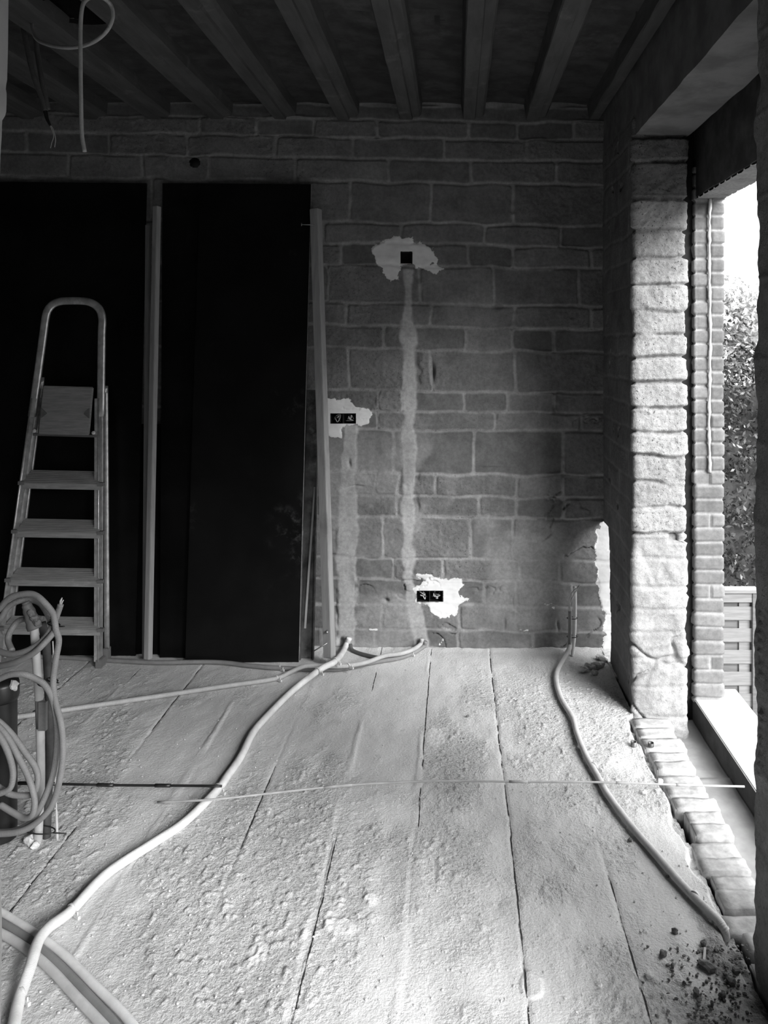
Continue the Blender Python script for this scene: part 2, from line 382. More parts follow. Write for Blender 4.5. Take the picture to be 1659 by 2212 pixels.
    fleck = np.where((py > 1290) & (py < 1400), fleck, -.2); pl = np.maximum(pl, fleck - .004)
    hgt = hgt * (1 - .7 * sst(pl, -.002, .004)) + .007 * sst(pl, -.003, .006)
    hgt += .0025 * sst(pl, 0, .01) * fbm(S * 14, Z * 30, 97, 3)
    fr = fbm(S * 5 + 1.5 * fbm(S * 9, Z * 9, 201, 2), Z * 5, 203, 4); crk_on = sst(fbm(S * 3.1, Z * 3.1, 205, 2), .02, .14) * sst(py, 800, 980)
    hgt -= .010 * np.exp(-(fr / .012) ** 2) * crk_on * (1 - b1)
    hgt += .006 * sst(fr, 0, .05) * crk_on * (1 - sst(pl, -.01, .01))
    # holes: recesses for the socket boxes and the round duct
    keep = np.ones(S.shape, bool)
    for (x0, x1, y0, y1) in ((864, 890, 545, 571), (714, 769, 893, 916), (900, 956, 1275, 1300)):
        keep &= ~((px > x0) & (px < x1) & (py > y0) & (py < y1))
    keep &= (np.hypot(px - 421, py - 353) > 11.5)
    # pits and cracks
    for (cx, cy, rx, ry, dep) in ((936, 803, 3, 18, .03), (1076, 663, 9, 4, .02), (1112, 672, 4, 4, .01), (1060, 1010, 20, 2, .01), (740, 1385, 5, 8, .03), (755, 1000, 3, 8, .012),
                                  (760, 1270, 9, 10, .0), (834, 1296, 6, 4, .02), (1200, 880, 4, 8, .015), (1204, 1350, 2, 10, .012), (1090, 1345, 2, 14, .012)):
        hgt -= dep * np.exp(-((px - cx + n * .4) / rx) ** 2 - ((py - cy) / ry) ** 2)
    # ragged foot of the wall
    hgt += .012 * sst(py, 1385, 1402) * (.6 + fbm(S * 12, S * 0 + 1, 99, 3))
    # open chase at the corner
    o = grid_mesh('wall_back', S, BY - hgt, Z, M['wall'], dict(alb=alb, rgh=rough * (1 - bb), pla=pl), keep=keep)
    return tag(o, kind='structure')
back_wall()
b = MB(); b.box(-3.3, 1.25, BY + .07, BY + .2, -.12, 2.9); tag(b.build('wall_back_core', M['wall']), kind='structure')

# ---- wrapped walls: a plan path with thickness, displaced along its normal
def wrap_path(pts, r=.012, ds=.006, coarse=None):
    out_ = []
    pts = [np.array(p, float) for p in pts]
    for i in range(len(pts) - 1):
        a, b_ = pts[i], pts[i + 1]; L = np.linalg.norm(b_ - a); n_ = max(2, int(L / ds)); t = np.linspace(0, 1, n_, endpoint=False)
        out_.append(a + (b_ - a) * t[:, None])
    out_.append(pts[-1][None]); p = np.concatenate(out_)
    seg = np.linalg.norm(np.diff(p, axis=0), axis=1); s = np.concatenate([[0], np.cumsum(seg)])
    k = max(1, int(r / ds)); q = p.copy()
    for i in range(len(p)):
        lo, hi = max(0, i - k), min(len(p) - 1, i + k); m = min(i - lo, hi - i); q[i] = p[i - m:i + m + 1].mean(0)
    t = np.gradient(q, axis=0); t /= np.linalg.norm(t, axis=1)[:, None] + 1e-9
    return q, np.stack([t[:, 1], -t[:, 0]], 1), s     # points, outward normal (right of travel), arc length
def wrap_wall(name, pts, z, fn, mat, r=.012, ds=.006, flip=False, keepf=None):
    q, nn, s = wrap_path(pts, r, ds); S, Z = np.meshgrid(s, z)
    h, attrs = fn(S, Z); X = q[:, 0][None] + nn[:, 0][None] * h; Y = q[:, 1][None] + nn[:, 1][None] * h
    keep = keepf(S, Z, q) if keepf else None
    return tag(grid_mesh(name, X, Y, Z, mat, attrs, keep=keep, flip=flip), kind='structure')

PF, PB = 3.27, BY + .15
def stub_field(S, Z):
    # S: 0 at the far end of the room side, grows to the front face and round it
    s0 = PB - PF; py = VY + (H - Z) * F / PF; front = sst(S, s0 - .012, s0 + .012) * (1 - sst(S, s0 + .2, s0 + .23))
    yb = [250, 298, 352, 432, 500, 559, 618, 672, 723, 771, 825, 880, 931, 983, 1040, 1094, 1152, 1205, 1265, 1312, 1362, 1420, 1482, 1545, 1600]
    lines = sorted(H - (y - VY) * PF / F for y in yb)
    js = [[(-.3 if i % 2 else -.1) + s0 + .4 * k - .8 for k in range(3) if (-.3 if i % 2 else -.1) + s0 + .4 * k - .8 < s0 - .05] for i in range(len(lines) - 1)]
    d, tone, rnd = courses(S, Z, lines, js, half=.004, wob=.007, seed=23, tones=(.31, .38))
    low = sst(py, 1150, 1165); blk = sst(d, -.002, .009)
    hide = (py < 720) & (py > 618); blk = np.where(hide, 1 - (1 - blk) * (.3), blk)
    n = fbm(S * 25, Z * 25, 9, 4)
    h_up = blk * (.020 + .014 * (rnd - .5)) - .006 + .005 * n + .004 * fbm(S * 90, Z * 90, 15, 2)
    lip = np.exp(-((d + .002) / .008) ** 2) * np.clip(fbm(S * 9, Z * 25, 33, 3) * 3 - .2, 0, 1)
    h_up = h_up + .018 * lip
    # lower part smeared with mortar
    sm = fbm(S * 7, Z * 11 + 2 * fbm(S * 5, Z * 5, 3, 2), 19, 4); h_lo = .012 + .016 * sm + .006 * np.abs(fbm(S * 14 + 1.5 * sm, Z * 14, 29, 3)) + blk * .004
    rid = np.abs(fbm(S * 4 + Z * 1.5, Z * 3.2, 37, 3)); h_lo = h_lo - .020 * np.exp(-(rid / .022) ** 2)
    h = h_up * (1 - low) + h_lo * low
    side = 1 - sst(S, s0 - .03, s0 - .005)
    h_side = .006 * fbm(S * 7, Z * 7, 43, 4) + blk * .002 + .006 * fbm(S * 2, Z * 2, 45, 2) - .02 * sst(fbm(S * 12, Z * 12, 47, 3), .5, .62)
    h = h * (1 - side) + h_side * side
    h = h - .05 * ((py > 1150) & (py < 1172)) * front * sst(S, s0 + .13, s0 + .16)
    alb = tone * blk + .30 * (1 - blk); alb = alb * (1 - low) + (.33 + .05 * sm) * low
    # top of the end face painted darker for the shade under the lintel
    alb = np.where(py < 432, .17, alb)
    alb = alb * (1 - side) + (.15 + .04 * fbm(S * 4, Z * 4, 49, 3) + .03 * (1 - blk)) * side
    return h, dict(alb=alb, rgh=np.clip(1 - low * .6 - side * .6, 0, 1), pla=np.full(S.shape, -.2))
def slot_keep(S, Z, q):      # the hole knocked through at the corner
    Yq = np.broadcast_to(q[:, 1][None], S.shape); e = .02 * fbm(Z * 9, Z * 3 + 2, 5, 3)
    top = .66 - .9 * np.clip(3.90 - Yq, 0, 1)
    lo = np.where(np.broadcast_to(q[:, 0][None], S.shape) > .85, 3.47, 3.78); hi = np.where(np.broadcast_to(q[:, 0][None], S.shape) > .85, 1.0, .64)
    return ~((Yq > lo + e + .05 * sst(Z, .25, .6)) & (Yq < 4.2) & (Z < hi + .5 * e) & (Z > -.2))
zz = np.arange(-.15, 2.50, .0055)
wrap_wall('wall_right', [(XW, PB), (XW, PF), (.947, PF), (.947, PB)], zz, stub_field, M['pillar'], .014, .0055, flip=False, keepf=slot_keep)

# brick leaf outside
JF = 3.40
def brick_field(S, Z, s0):
    lines = list(np.arange(-.30, 3.0, .0612)); js = []
    for i in range(len(lines) - 1):
        o_ = (0 if i % 2 else .11); split = (lines[i] > .93) or (i % 5 == 2)
        js.append([s0 - o_ - .22 * k for k in range(1, 6)] + ([s0 + .062] if split else []) + [s0 + .122 + o_ + .22 * k for k in range(1, 10)])
    d, tone, rnd = courses(S, Z, lines, js, half=.0045, wob=.002, seed=57, tones=(.15, .22), r=.007); blk = sst(d, -.001, .004)
    h = blk * (.008 + .006 * (rnd - .5)) + .0015 * fbm(S * 40, Z * 40, 59, 3)
    inner = 1 - sst(S, s0 - .02, s0); snot = np.clip(fbm(S * 10, Z * 18, 87, 3) - .3, 0, 1) * inner; h = h + .03 * snot
    left = (S > s0) & (S < s0 + .062) & (Z > .93); h = h - .01 * left
    return h, dict(alb=tone * blk + .30 * (1 - blk), rgh=np.full(S.shape, .15), pla=np.full(S.shape, -.2))
XO, XO2 = 1.035, 1.152
wrap_wall('wall_outer_brick', [(XO, 3.45), (XO, JF), (XO2, JF), (XO2, 3.45)], np.arange(-.012, 2.3, .005), lambda S, Z: brick_field(S, Z, 3.45 - JF), M['brick'], .006, .005)
# sealant line left on the brick reveal where the old frame stood
m = MB(); zs = np.arange(.98, 2.17, .02)
m.tube([Vector((XO + .060 + .0025 * math.sin(z * 9) + .002 * random.uniform(-1, 1), JF - .006, z)) for z in zs], lambda t: .006 + .002 * math.sin(t * 60), 6)
tag(m.build('trim_1', M['conduit_white']), kind='structure')

# near stub of the right wall (cut edge, hollow blocks)
NJ = 1.952
def near_field(S, Z):
    s0 = NJ + 3.2 if False else None
    yb = np.arange(-.3, 2.9, .2); d, tone, rnd = courses(S, Z, list(yb), [[.4 * k + (.2 if i % 2 else 0) for k in range(0, 14)] for i in range(len(yb) - 1)], .004, .004, 81, (.20, .26))
    blk = sst(d, 0, .006); e = NL - S
    edge = np.exp(-(np.clip(np.abs(e), 0, 1) / .035) ** 2)
    h = blk * .002 + .006 * fbm(S * 8, Z * 8, 83, 4) + .010 * edge * fbm(S * 8, Z * 16, 85, 4) + .012 * edge * fbm(S * 2, Z * 3.1, 89, 2)
    # drilled cells showing at the broken edge
    py = VY + (H - Z) * F / NJ
    for k, (yy, ee) in enumerate([(1318, .012), (1339, .012), (1357, .012), (1377, .012), (1395, .012), (1424, .012), (1445, .012), (1525, .014), (1527, .022), (1545, .014), (1540, .024), (1560, .014), (1580, .014), (1595, .014), (1617, .014), (1636, .014), (1655, .014)]):
        h = h - .010 * np.exp(-((py - yy) / 4.5) ** 2 - ((e - ee - .022) / .008) ** 2)
    return h, dict(alb=tone * blk + .22 * (1 - blk), rgh=np.full(S.shape, .6), pla=np.full(S.shape, -.2))
NL = NJ - 1.35
wrap_wall('wall_right_near', [(XW, 1.35), (XW, NJ), (.947, NJ), (.947, 1.35)][::1], np.arange(-.25, 2.50, .006), lambda S, Z: near_field(S, Z), M['pillar'], .010, .005, flip=True)
o = bpy.data.objects['wall_right_near']
b = MB(); b.box(XW, .947, 1.2, 1.353, -.25, 2.4); b.box(XW, .947, -3.3, -2.1, -.25, 2.8); b.box(XW, .947, -2.1, 1.2, 2.4, 2.8); tag(b.build('wall_right_rear', M['wall']), kind='structure')  # gap between the piers is an added, unseen opening for side light
b = MB(); b.box(XO, XO2, 1.2, 1.94, -2.2, 2.9); b.box(XO, XO2, -3.3, -2.1, -2.2, 2.9); b.box(XO, XO2, -2.1, 1.2, 2.17, 2.9); b.box(XO, XO2, -2.1, 1.2, -2.2, -.1); tag(b.build('wall_outer_rear', M['plaster']), kind='structure')
b = MB(); b.box(XO, XO2, 1.90, 3.6, -2.2, -.10); tag(b.build('wall_outer_base', M['plaster']), kind='structure')

# ---- rest of the room behind and beside the camera
b = MB(); b.box(-3.45, -3.3, -3.4, 4.2, -.1, 2.9); tag(b.build('wall_left', M['plaster']), kind='structure')
b = MB(); b.box(-3.3, 1.3, -3.4, -3.25, -.1, 2.8)
tag(b.build('wall_rear', M['plaster']), kind='structure')
# near plastered reveal at the left edge of the picture
def reveal():
    Yr = 1.05; ys = [-60, 0, 100, 180, 190, 200, 220, 250, 256, 262, 300, 340, 380, 420, 460, 700, 1100, 1500, 1800, 1900, 2000, 2100, 2212, 2400]
    xs = [23, 22, 21, 19, 15, 18, 18, 17, 11, 8.5, 7, 5, 4, 3, 1.5, -1, -1, 0, 3, 6, 8, 6.5, 5, 5]
    z = np.arange(0, 2.75, .006); py = VY + (H - z) * F / Yr
    xe = np.interp(py, ys, xs) + 2.2 * fbm(z * 30, z * 3, 7, 3) * (py > 252) * (py < 460); X = (xe - VX) * Yr / F
    cols = [X - .9, X - .004, X, X, X - .004, X - .9]; Ys = [Yr - .2, Yr - .2, Yr - .196, Yr - .004, Yr, Yr]
    XX = np.stack(cols, 1); YY = np.stack([np.full(len(z), y) for y in Ys], 1); ZZ = np.stack([z] * 6, 1)
    tag(grid_mesh('wall_left_near', XX, YY, ZZ, M['plaster'], flip=False), kind='structure')
reveal()

# ---- floor
joint_x = [(.441, 0), (.169, 0), (-.122, 1), (-.372, 2), (-.658, 0), (-.945, 1), (-1.21, 0), (-1.49, 1), (-1.77, 0), (-2.05, 1)]
def floor():
    X1 = np.concatenate([np.arange(-3.3, -2.35, .06), np.arange(-2.35, .735, .0042)]); Y1 = np.concatenate([np.arange(-3.3, 1.55, .1), np.arange(1.55, 2.4, .0038), np.arange(2.4, BY + .02, .0048)])
    X, Y = np.meshgrid(X1, Y1)
    g = .2 + .16 * sst(X, .1, .3) + fbm(X * 2.0, Y * .9, 101, 3) + .25 * fbm(X * 14, Y * 9, 103, 3)
    rgh = sst(g, -.12, .22); near = sst(Y, 3.3, 3.9); rgh = rgh * (1 - .75 * near)
    z = .004 * fbm(X * 1.5, Y * 1.5, 105, 3) + .0022 * fbm(X * 20, Y * 12, 107, 3)
    grain = fbm(X * 70, Y * 55, 109, 3); z = z + rgh * (  .0028 * np.clip(grain, -.3, 1) + .005 * sst(fbm(X * 60, Y * 50, 111, 2), .2, .5))
    alb = .66 + .05 * fbm(X * 1.3, Y * .8, 113, 3); crk = np.full(X.shape, .2)
    for jx, kind in joint_x:
        c = jx + .004 * fbm(Y * 3 + jx * 10, Y * 0 + jx * 7, 115, 4) + .003 * fbm(Y * 25, Y * 0 + jx, 117, 2); dd = np.abs(X - c)
        on = sst(fbm(Y * 1.3 + 9 * jx, Y * 0, 119, 2), -.30, -.12) if kind == 0 else sst(fbm(Y * 2.3 + 9 * jx, Y * 0, 121, 3), .10, .25)
        crk = np.minimum(crk, dd + .006 * (1 - on))
        if kind: 
            wd = .011 * (1 + .8 * fbm(Y * 5, Y * 0 + jx, 123, 2)); rid = np.exp(-((X - c + .012) / wd) ** 4) * sst(fbm(Y * 3 + jx, Y * 0, 125, 2), -.25, -.05)
            z = z * (1 - .8 * rid) + .003 * rid; rgh = rgh * (1 - .9 * rid); alb = alb + .03 * rid
        else: z = z - .003 * np.exp(-(dd / .006) ** 2) * on
        smooth = np.exp(-((X - c - .05) / .03) ** 2); rgh = rgh * (1 - .35 * smooth)
    for (cx, cy, rx, ry, dp, se) in ((730, 2005, .05, .035, .006, 1), (800, 1945, .02, .02, .006, 2), (1150, 2130, .03, .04, .005, 3), (560, 2060, .03, .04, .004, 4), (940, 1590, .05, .07, .003, 6)):
        p_ = fl(cx, cy); e = 1 - np.hypot((X - p_.x) / rx, (Y - p_.y) / ry) + .5 * fbm(X * 30, Y * 30, 130 + se, 2); mk = sst(e, 0, .25); z = z + dp * mk; rgh = rgh * (1 - mk * .8); alb = alb + .04 * mk
    # trampled broken strip beside the old wall line
    # rough dark crumbs at the near right
    dirt = sst(fbm(X * 9, Y * 9, 141, 4) + 1.4 * (X - .62) - 1.1 * (Y - 1.95), .05, .35) * sst(X, .35, .55) * (1 - sst(Y, 1.95, 2.2)); alb = alb * (1 - .55 * dirt); rgh = np.maximum(rgh, dirt); z = z + dirt * .012 * np.clip(fbm(X * 40, Y * 40, 143, 3), -.2, 1)
    # crumbling edge
    edge = .742 - .03 - .035 * (fbm(Y * 9, Y * 0 + 3, 145, 3) + .3); e = X - edge
    z = z - (.035 + .02 * fbm(X * 30, Y * 30, 149, 3)) * sst(e, -.004, .012) * (Y < PF - .02)
    z = np.where(Y > 3.9, z + .008 * sst(Y, 3.9, 3.96) * (1 + fbm(X * 15, Y * 15, 147, 3)), z)
    keep = ~(((X > .70) & (Y < 1.55)))
    tag(grid_mesh('floor', X, Y, z, M['floor'], dict(alb=alb, rgh=rgh, crk=crk)), kind='structure')
floor()
b = MB(); b.box(-3.3, .74, -3.3, BY, -.35, -.10); tag(b.build('floor_slab', M['lintel']), kind='structure')

# ---- ceiling with its beams
def ceiling():
    X1 = np.arange(-3.3, .76, .02); Y1 = np.concatenate([np.arange(-3.3, 1.9, .08), np.arange(1.9, BY + .03, .012)]); X, Y = np.meshgrid(X1, Y1)
    z = 2.735 + .004 * fbm(X * 6, Y * 6, 151, 4)
    for yy in (2.36, 2.87, 3.38, 3.89): z = z + .022 * np.exp(-((Y - yy - .01 * fbm(X * 5, Y * 0 + yy, 153, 3)) / .012) ** 2)
    # the infill blocks arch slightly between beams
    ph = ((X - .035) / .3165) % 1; z = z + .012 * np.sin(math.pi * ph)
    hx, hy = -1.36, 2.83; keep = (np.hypot((X - hx) / .13, (Y - hy) / .11) > 1) & (np.hypot((X - P(940, 52, 2.93).x) / .018, (Y - 2.93) / .045) > 1)
    o = grid_mesh('ceiling', X, Y, z, M['soffit'], keep=keep, flip=True); tag(o, kind='structure')
    m = MB(); m.box(-3.3, 1.25, -3.4, BY + .2, 3.05, 3.12); tag(m.build('ceiling_slab', M['dark_void'], o), kind='structure')
    for k in range(-10, 3):
        x0 = .035 + .3165 * k; rn = random.Random(k); n_ = 60; ys = np.linspace(-3.3, BY + .02, n_)
        vs = []; prof = [(-.012, .09), (0, .006), (.004, 0), (.060, 0), (.064, .012), (.098, .016), (.108, .03), (.112, .09)]
        if k == 2: prof = [(-.012, .09), (0, .006), (.004, 0), (.05, 0), (.058, .02), (.062, .09)]
        for i, y in enumerate(ys):
            for a, c in prof: vs.append((x0 + a + rn.uniform(-.0018, .0018), y, 2.66 + c + rn.uniform(-.001, .001)))
        m = len(prof); fs = [(i * m + j, i * m + j + 1, (i + 1) * m + j + 1, (i + 1) * m + j) for i in range(n_ - 1) for j in range(m - 1)]
        q = MB(); q.add(vs, fs); q.build('beam', M['beam'], o)
    # dark duct above the hole
    m = MB(); n_ = 20; ring = [(hx + .135 * math.cos(6.2832 * i / n_), hy + .115 * math.sin(6.2832 * i / n_)) for i in range(n_)]
    m.add([(x, y, 2.73) for x, y in ring] + [(x, y, 3.0) for x, y in ring], [(i, i + n_, (i + 1) % n_ + n_, (i + 1) % n_) for i in range(n_)] + [tuple(range(n_, 2 * n_))])
    m.build('duct_hole', M['dark_void'], o)
ceiling()

# ---- lintels over the side opening
def rough_box(name, x0, x1, y0, y1, z0, z1, mat, step=.02, amp=.003, seed=0, parent=None):
    """box whose faces are lightly uneven"""
    bm = bmesh.new(); bmesh.ops.create_cube(bm, size=1)
    for v in bm.verts: v.co = Vector((x0 + (v.co.x + .5) * (x1 - x0), y0 + (v.co.y + .5) * (y1 - y0), z0 + (v.co.z + .5) * (z1 - z0)))
    L = max(x1 - x0, y1 - y0, z1 - z0)
    for _ in range(9):
        e = [e for e in bm.edges if e.calc_length() > step * 1.9]
        if not e: break
        bmesh.ops.subdivide_edges(bm, edges=e, cuts=1, use_grid_fill=True)
    co = np.array([v.co[:] for v in bm.verts]); 
    dx = fbm(co[:, 1] * 9 + co[:, 2] * 5, co[:, 2] * 9 + seed, seed, 3) * amp * 2; dz = fbm(co[:, 0] * 9 + seed, co[:, 1] * 9 + co[:, 0], seed + 5, 3) * amp * 2
    for v, a, c in zip(bm.verts, dx, dz): v.co.x += a; v.co.z += c
    me = bpy.data.meshes.new(name); bm.to_mesh(me); bm.free(); o_ = link(name, me, mat, parent); return o_
tag(rough_box('lintel', XW, .965, 1.2, PB, 2.40, 2.80, M['lintel'], .04, .003, 3), kind='structure')
b = MB(); b.box(.73, .97, 3.62, 4.05, -.3, .004); tag(b.build('threshold_slab', M['rubble']), kind='structure')
tag(rough_box('lintel_outer', XO, XO2, 1.90, 4.3, 2.17, 2.95, M['lintel_side'], .04, .003, 5), kind='structure')
def soldier():      # row of bricks under the outer lintel, their undersides show
    Y, X = np.meshgrid(np.arange(1.9, 3.42, .006), np.arange(XO + .004, XO2 + .012, .006)); ph = (Y / .066) % 1
    g = sst(np.minimum(ph, 1 - ph), .04, .12); z = 2.168 - .006 * g + .004 * fbm(X * 30, Y * 30, 161, 3)
    tag(grid_mesh('lintel_soldier_course', X, Y, z, M['brick'], dict(alb=.3 * g + .42 * (1 - g), rgh=X * 0 + .4, pla=X * 0 - .2)), kind='structure')
soldier()
b = MB(); b.box(.93, XO2 + .3, 1.0, 4.2, 2.80, 3.1); tag(b.build('roof_edge', M['lintel_side']), kind='structure')
b = MB(); b.box(.94, XO2 - .01, 3.425, 3.448, -.2, 2.9); b.box(.94, 1.04, 3.448, 4.2, 1.05, 2.9); tag(b.build('cavity_blackout', M['dark_void']), kind='structure')  # added partition keeps light out; its black paints the cavity's shade

# ---- threshold: footing bricks, bed, sill
b = MB(); b.box(.70, XO2, .8, PF + .7, -.30, -.115); tag(b.build('footing_bed', M['wall']), kind='structure')
foot = empty('wall_footing', (.8, 2.4, 0)); tag(foot, kind='structure')
rn = random.Random(5); y = 3.245; k = 0
while y > 1.55:
    ln = rn.uniform(.066, .09); x0 = .735 + rn.uniform(-.012, .02); x1 = .878 + rn.uniform(-.014, .004); top = -.012 + rn.uniform(-.014, .008)
    if y > 3.0: x0 = .72; top = -.006
    bm = bmesh.new(); bmesh.ops.create_cube(bm, size=1); bmesh.ops.bevel(bm, geom=bm.edges[:], offset=.03, segments=2, affect='EDGES')
    bmesh.ops.subdivide_edges(bm, edges=[e for e in bm.edges if e.calc_length() > .3], cuts=4, use_grid_fill=True)
    co = np.array([v.co[:] for v in bm.verts]); nz = fbm(co[:, 0] * 3 + k, co[:, 1] * 3 + co[:, 2] * 2, 171 + k, 3)
    for v, q in zip(bm.verts, nz):
        v.co = Vector(((x0 + x1) / 2 + v.co.x * (x1 - x0) * (1 + .05 * q), y - ln / 2 + v.co.y * (ln - .007) * (1 + .12 * q), top - .055 + v.co.z * .11 + .006 * q * (v.co.z > .3)))
    me = bpy.data.meshes.new('footing_brick'); bm.to_mesh(me); bm.free()
    for p_ in me.polygons: p_.use_smooth = True
    link('footing_brick', me, M['footing'], foot); y -= ln; k += 1
b = MB(); b.box(1.031, 1.245, 1.35, 3.50, -.06, 0.0); s_ = b.build('window_sill', M['stone'], None, .004); tag(s_, kind='structure')
b = MB(); b.box(1.034, 1.10, 1.35, 3.49, -.14, -.055); b.box(1.0295, 1.031, 1.35, 3.495, -.14, -.006); x_ = b.build('sill_shaded_side', M['stone_side'], s_)  # thin dark facing carries the shade of the sill's inner side

def sheet(name, poly, lbl, z0, seed):
    """thin sheet lying in the gap, slightly rippled"""
    X, Y = np.meshgrid(np.linspace(0, 1, 24), np.linspace(0, 1, 60)); (ax, ay), (bx, by), (cx, cy), (dx, dy) = poly
    PX = (ax * (1 - X) + bx * X) * (1 - Y) + (dx * (1 - X) + cx * X) * Y; PY = (ay * (1 - X) + by * X) * (1 - Y) + (dy * (1 - X) + cy * X) * Y
    Z = z0 + .006 * fbm(PX * 14, PY * 9, seed, 3)
    o_ = grid_mesh(name, PX, PY, Z, M['flash'], flip=False)
    md = o_.modifiers.new('thick', 'SOLIDIFY'); md.thickness = .004; md.offset = -1
    return tag(o_, lbl, 'sheet', 'membrane sheets along the sill')
sheet('membrane_sheet', [(.892, 2.93), (1.028, 2.93), (1.028, 3.42), (.880, 3.42)], 'grey membrane sheet in the gap at the foot of the block pillar', -.098, 181)
sheet('membrane_sheet', [(.888, 1.60), (1.028, 1.60), (1.028, 2.955), (.893, 2.955)], 'grey membrane sheet running past the end of the long thin stick', -.092, 185)

# ================================================================== OUTSIDE
b = MB(); b.box(-60, 60, -40, 90, -2.5, -2.2); tag(b.build('ground', M['ground']), kind='structure')
def fence():
    Yf = 5.9; t = P(1596, 1275, Yf).z; fe = empty('garden_fence', (2.1, Yf, -2.2)); tag(fe, 'woven timber fence panel with a flat capping board', 'fence')
    x0, x1 = 1.30, 2.245
    m = MB(); m.box(x0, x1 + .02, Yf - .04, Yf + .06, t - .012, t + .012); m.build('capping_board', M['fence'], fe, .002)
    m = MB(); m.box(x0, x1, Yf - .022, Yf + .01, t - .085, t - .012); m.build('top_rail', M['fence'], fe, .002)
    z = t - .145; k = 0
    while z > -2.15:
        m = MB(); m.box(x0, x1, Yf - .012, Yf - .002, z - .045 - .03, z - .03 + .055); m.build('front_slat', M['fence'], fe, .0015)
        m = MB(); m.box(x0, x1, Yf + .012, Yf + .02, z + .02, z + .075); m.build('back_slat', M['fence2'], fe)
        z -= .163; k += 1
    for px_ in (1608, 1500):
        xx = P(px_, 1300, Yf).x; m = MB(); m.box(xx - .04, xx + .04, Yf + .0, Yf + .014, -2.2, t - .02); m.build('upright', M['fence'], fe)
    xx = x1 + .005; m = MB(); m.box(xx - .035, xx + .035, Yf - .03, Yf + .05, -2.2, t - .012); m.build('post', M['fence2'], fe)
fence()
def leaves(name, mat, boxes, n, size, seed, parent=None):
    rg = np.random.default_rng(seed); V = []; 
    w_ = np.array([b_[6] for b_ in boxes], float); w_ /= w_.sum(); pick = rg.choice(len(boxes), n, p=w_)
    bx = np.array([b_[:6] for b_ in boxes])[pick]
    d = rg.normal(size=(n, 3)); d /= np.linalg.norm(d, axis=1)[:, None]; r_ = rg.uniform(.55, 1, n) ** .5
    c = bx[:, :3] + d * bx[:, 3:6] * r_[:, None]
    a = rg.normal(size=(n, 3)); a /= np.linalg.norm(a, axis=1)[:, None]; bvec = np.cross(a, rg.normal(size=(n, 3))); bvec /= np.linalg.norm(bvec, axis=1)[:, None]
    s_ = size * rg.uniform(.6, 1.3, n)[:, None]
    v = np.stack([c - a * s_, c + bvec * s_ * .45, c + a * s_, c - bvec * s_ * .45], 1).reshape(-1, 3).astype(np.float32)
    me = bpy.data.meshes.new(name); me.vertices.add(len(v)); me.vertices.foreach_set('co', v.ravel()); me.loops.add(4 * n); me.loops.foreach_set('vertex_index', np.arange(4 * n, dtype=np.int32))
    me.polygons.add(n); me.polygons.foreach_set('loop_start', np.arange(0, 4 * n, 4, dtype=np.int32)); me.update(calc_edges=True)
    return link(name, me, mat, parent)
hd = empty('garden_hedge', (4.2, 9.2, -2.2)); tag(hd, 'tall dark leafy hedge standing behind the timber fence', 'hedge')
rg = np.random.default_rng(3); bl = []
for i in range(16):
    for zc in (-1.7, -1.2, -.7, -.2, .3, .75, 1.08): bl.append((1.3 + i * .42 + rg.uniform(-.1, .1), 9.2 + rg.uniform(-.15, .15), zc + rg.uniform(-.1, .12), .42, .5, .42, 1))
leaves('foliage', M['leaf'], bl, 75000, .032, 5, hd)
m = MB(); m.box(1.2, 7.9, 9.15, 9.5, -2.2, 1.0); m.build('dense_core', M['bark'], hd)
def tree(name, lbl, x, y, h, seed, blobs, mat, n, size):
    t = empty(name, (x, y, -2.2)); tag(t, lbl, 'tree', 'trees beyond the hedge'); m = MB()
    m.tube([(x, y, -2.2), (x + .1, y, -.5), (x - .1, y + .1, h * .6)], lambda q: .16 * (1 - q * .7), 8)
    rr = random.Random(seed)
    for k in range(7):
        a = rr.uniform(0, 6.28); m.tube([(x, y, h * .1 + k * .2), (x + math.cos(a) * .9, y + math.sin(a) * .9, h * .45 + k * .25)], lambda q: .05 * (1 - q * .7), 5)
    m.build('trunk', M['bark'], t); leaves('crown', mat, blobs, n, size, seed, t)
bl = [(6.0 + rg.uniform(-1.7, 1.7), 17 + rg.uniform(-1, 1), rg.uniform(.1, 2.45), .85, .85, .6, 1) for _ in range(42)]
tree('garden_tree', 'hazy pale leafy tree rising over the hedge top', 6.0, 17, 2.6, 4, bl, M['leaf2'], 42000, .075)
bl = [(9.8 + rg.uniform(-1.2, 1.2), 19 + rg.uniform(-1, 1), rg.uniform(.1, 2.2), .8, .8, .6, 1) for _ in range(20)]

# ================================================================== THINGS
# ---- black boards leaning on the back wall
def board(lbl, a, b_, c, d, t, mat=None, edge=True):
    e_ = MB().slab(a, b_, c, d, t).build('black_board', mat or M['board']); tag(e_, lbl, 'board', 'black boards leaning on the back wall')
    if edge:
        m = MB(); n = (Vector(b_) - Vector(a)).cross(Vector(d) - Vector(a)).normalized() * -t; off = Vector((.0012, -.0003, 0))
        m.bar(Vector(b_) + n * .25 + off * .3, Vector(c) + n * .25 + off * .3, .003, .004); m.build('edge', M['board_edge'], e_)
    return e_
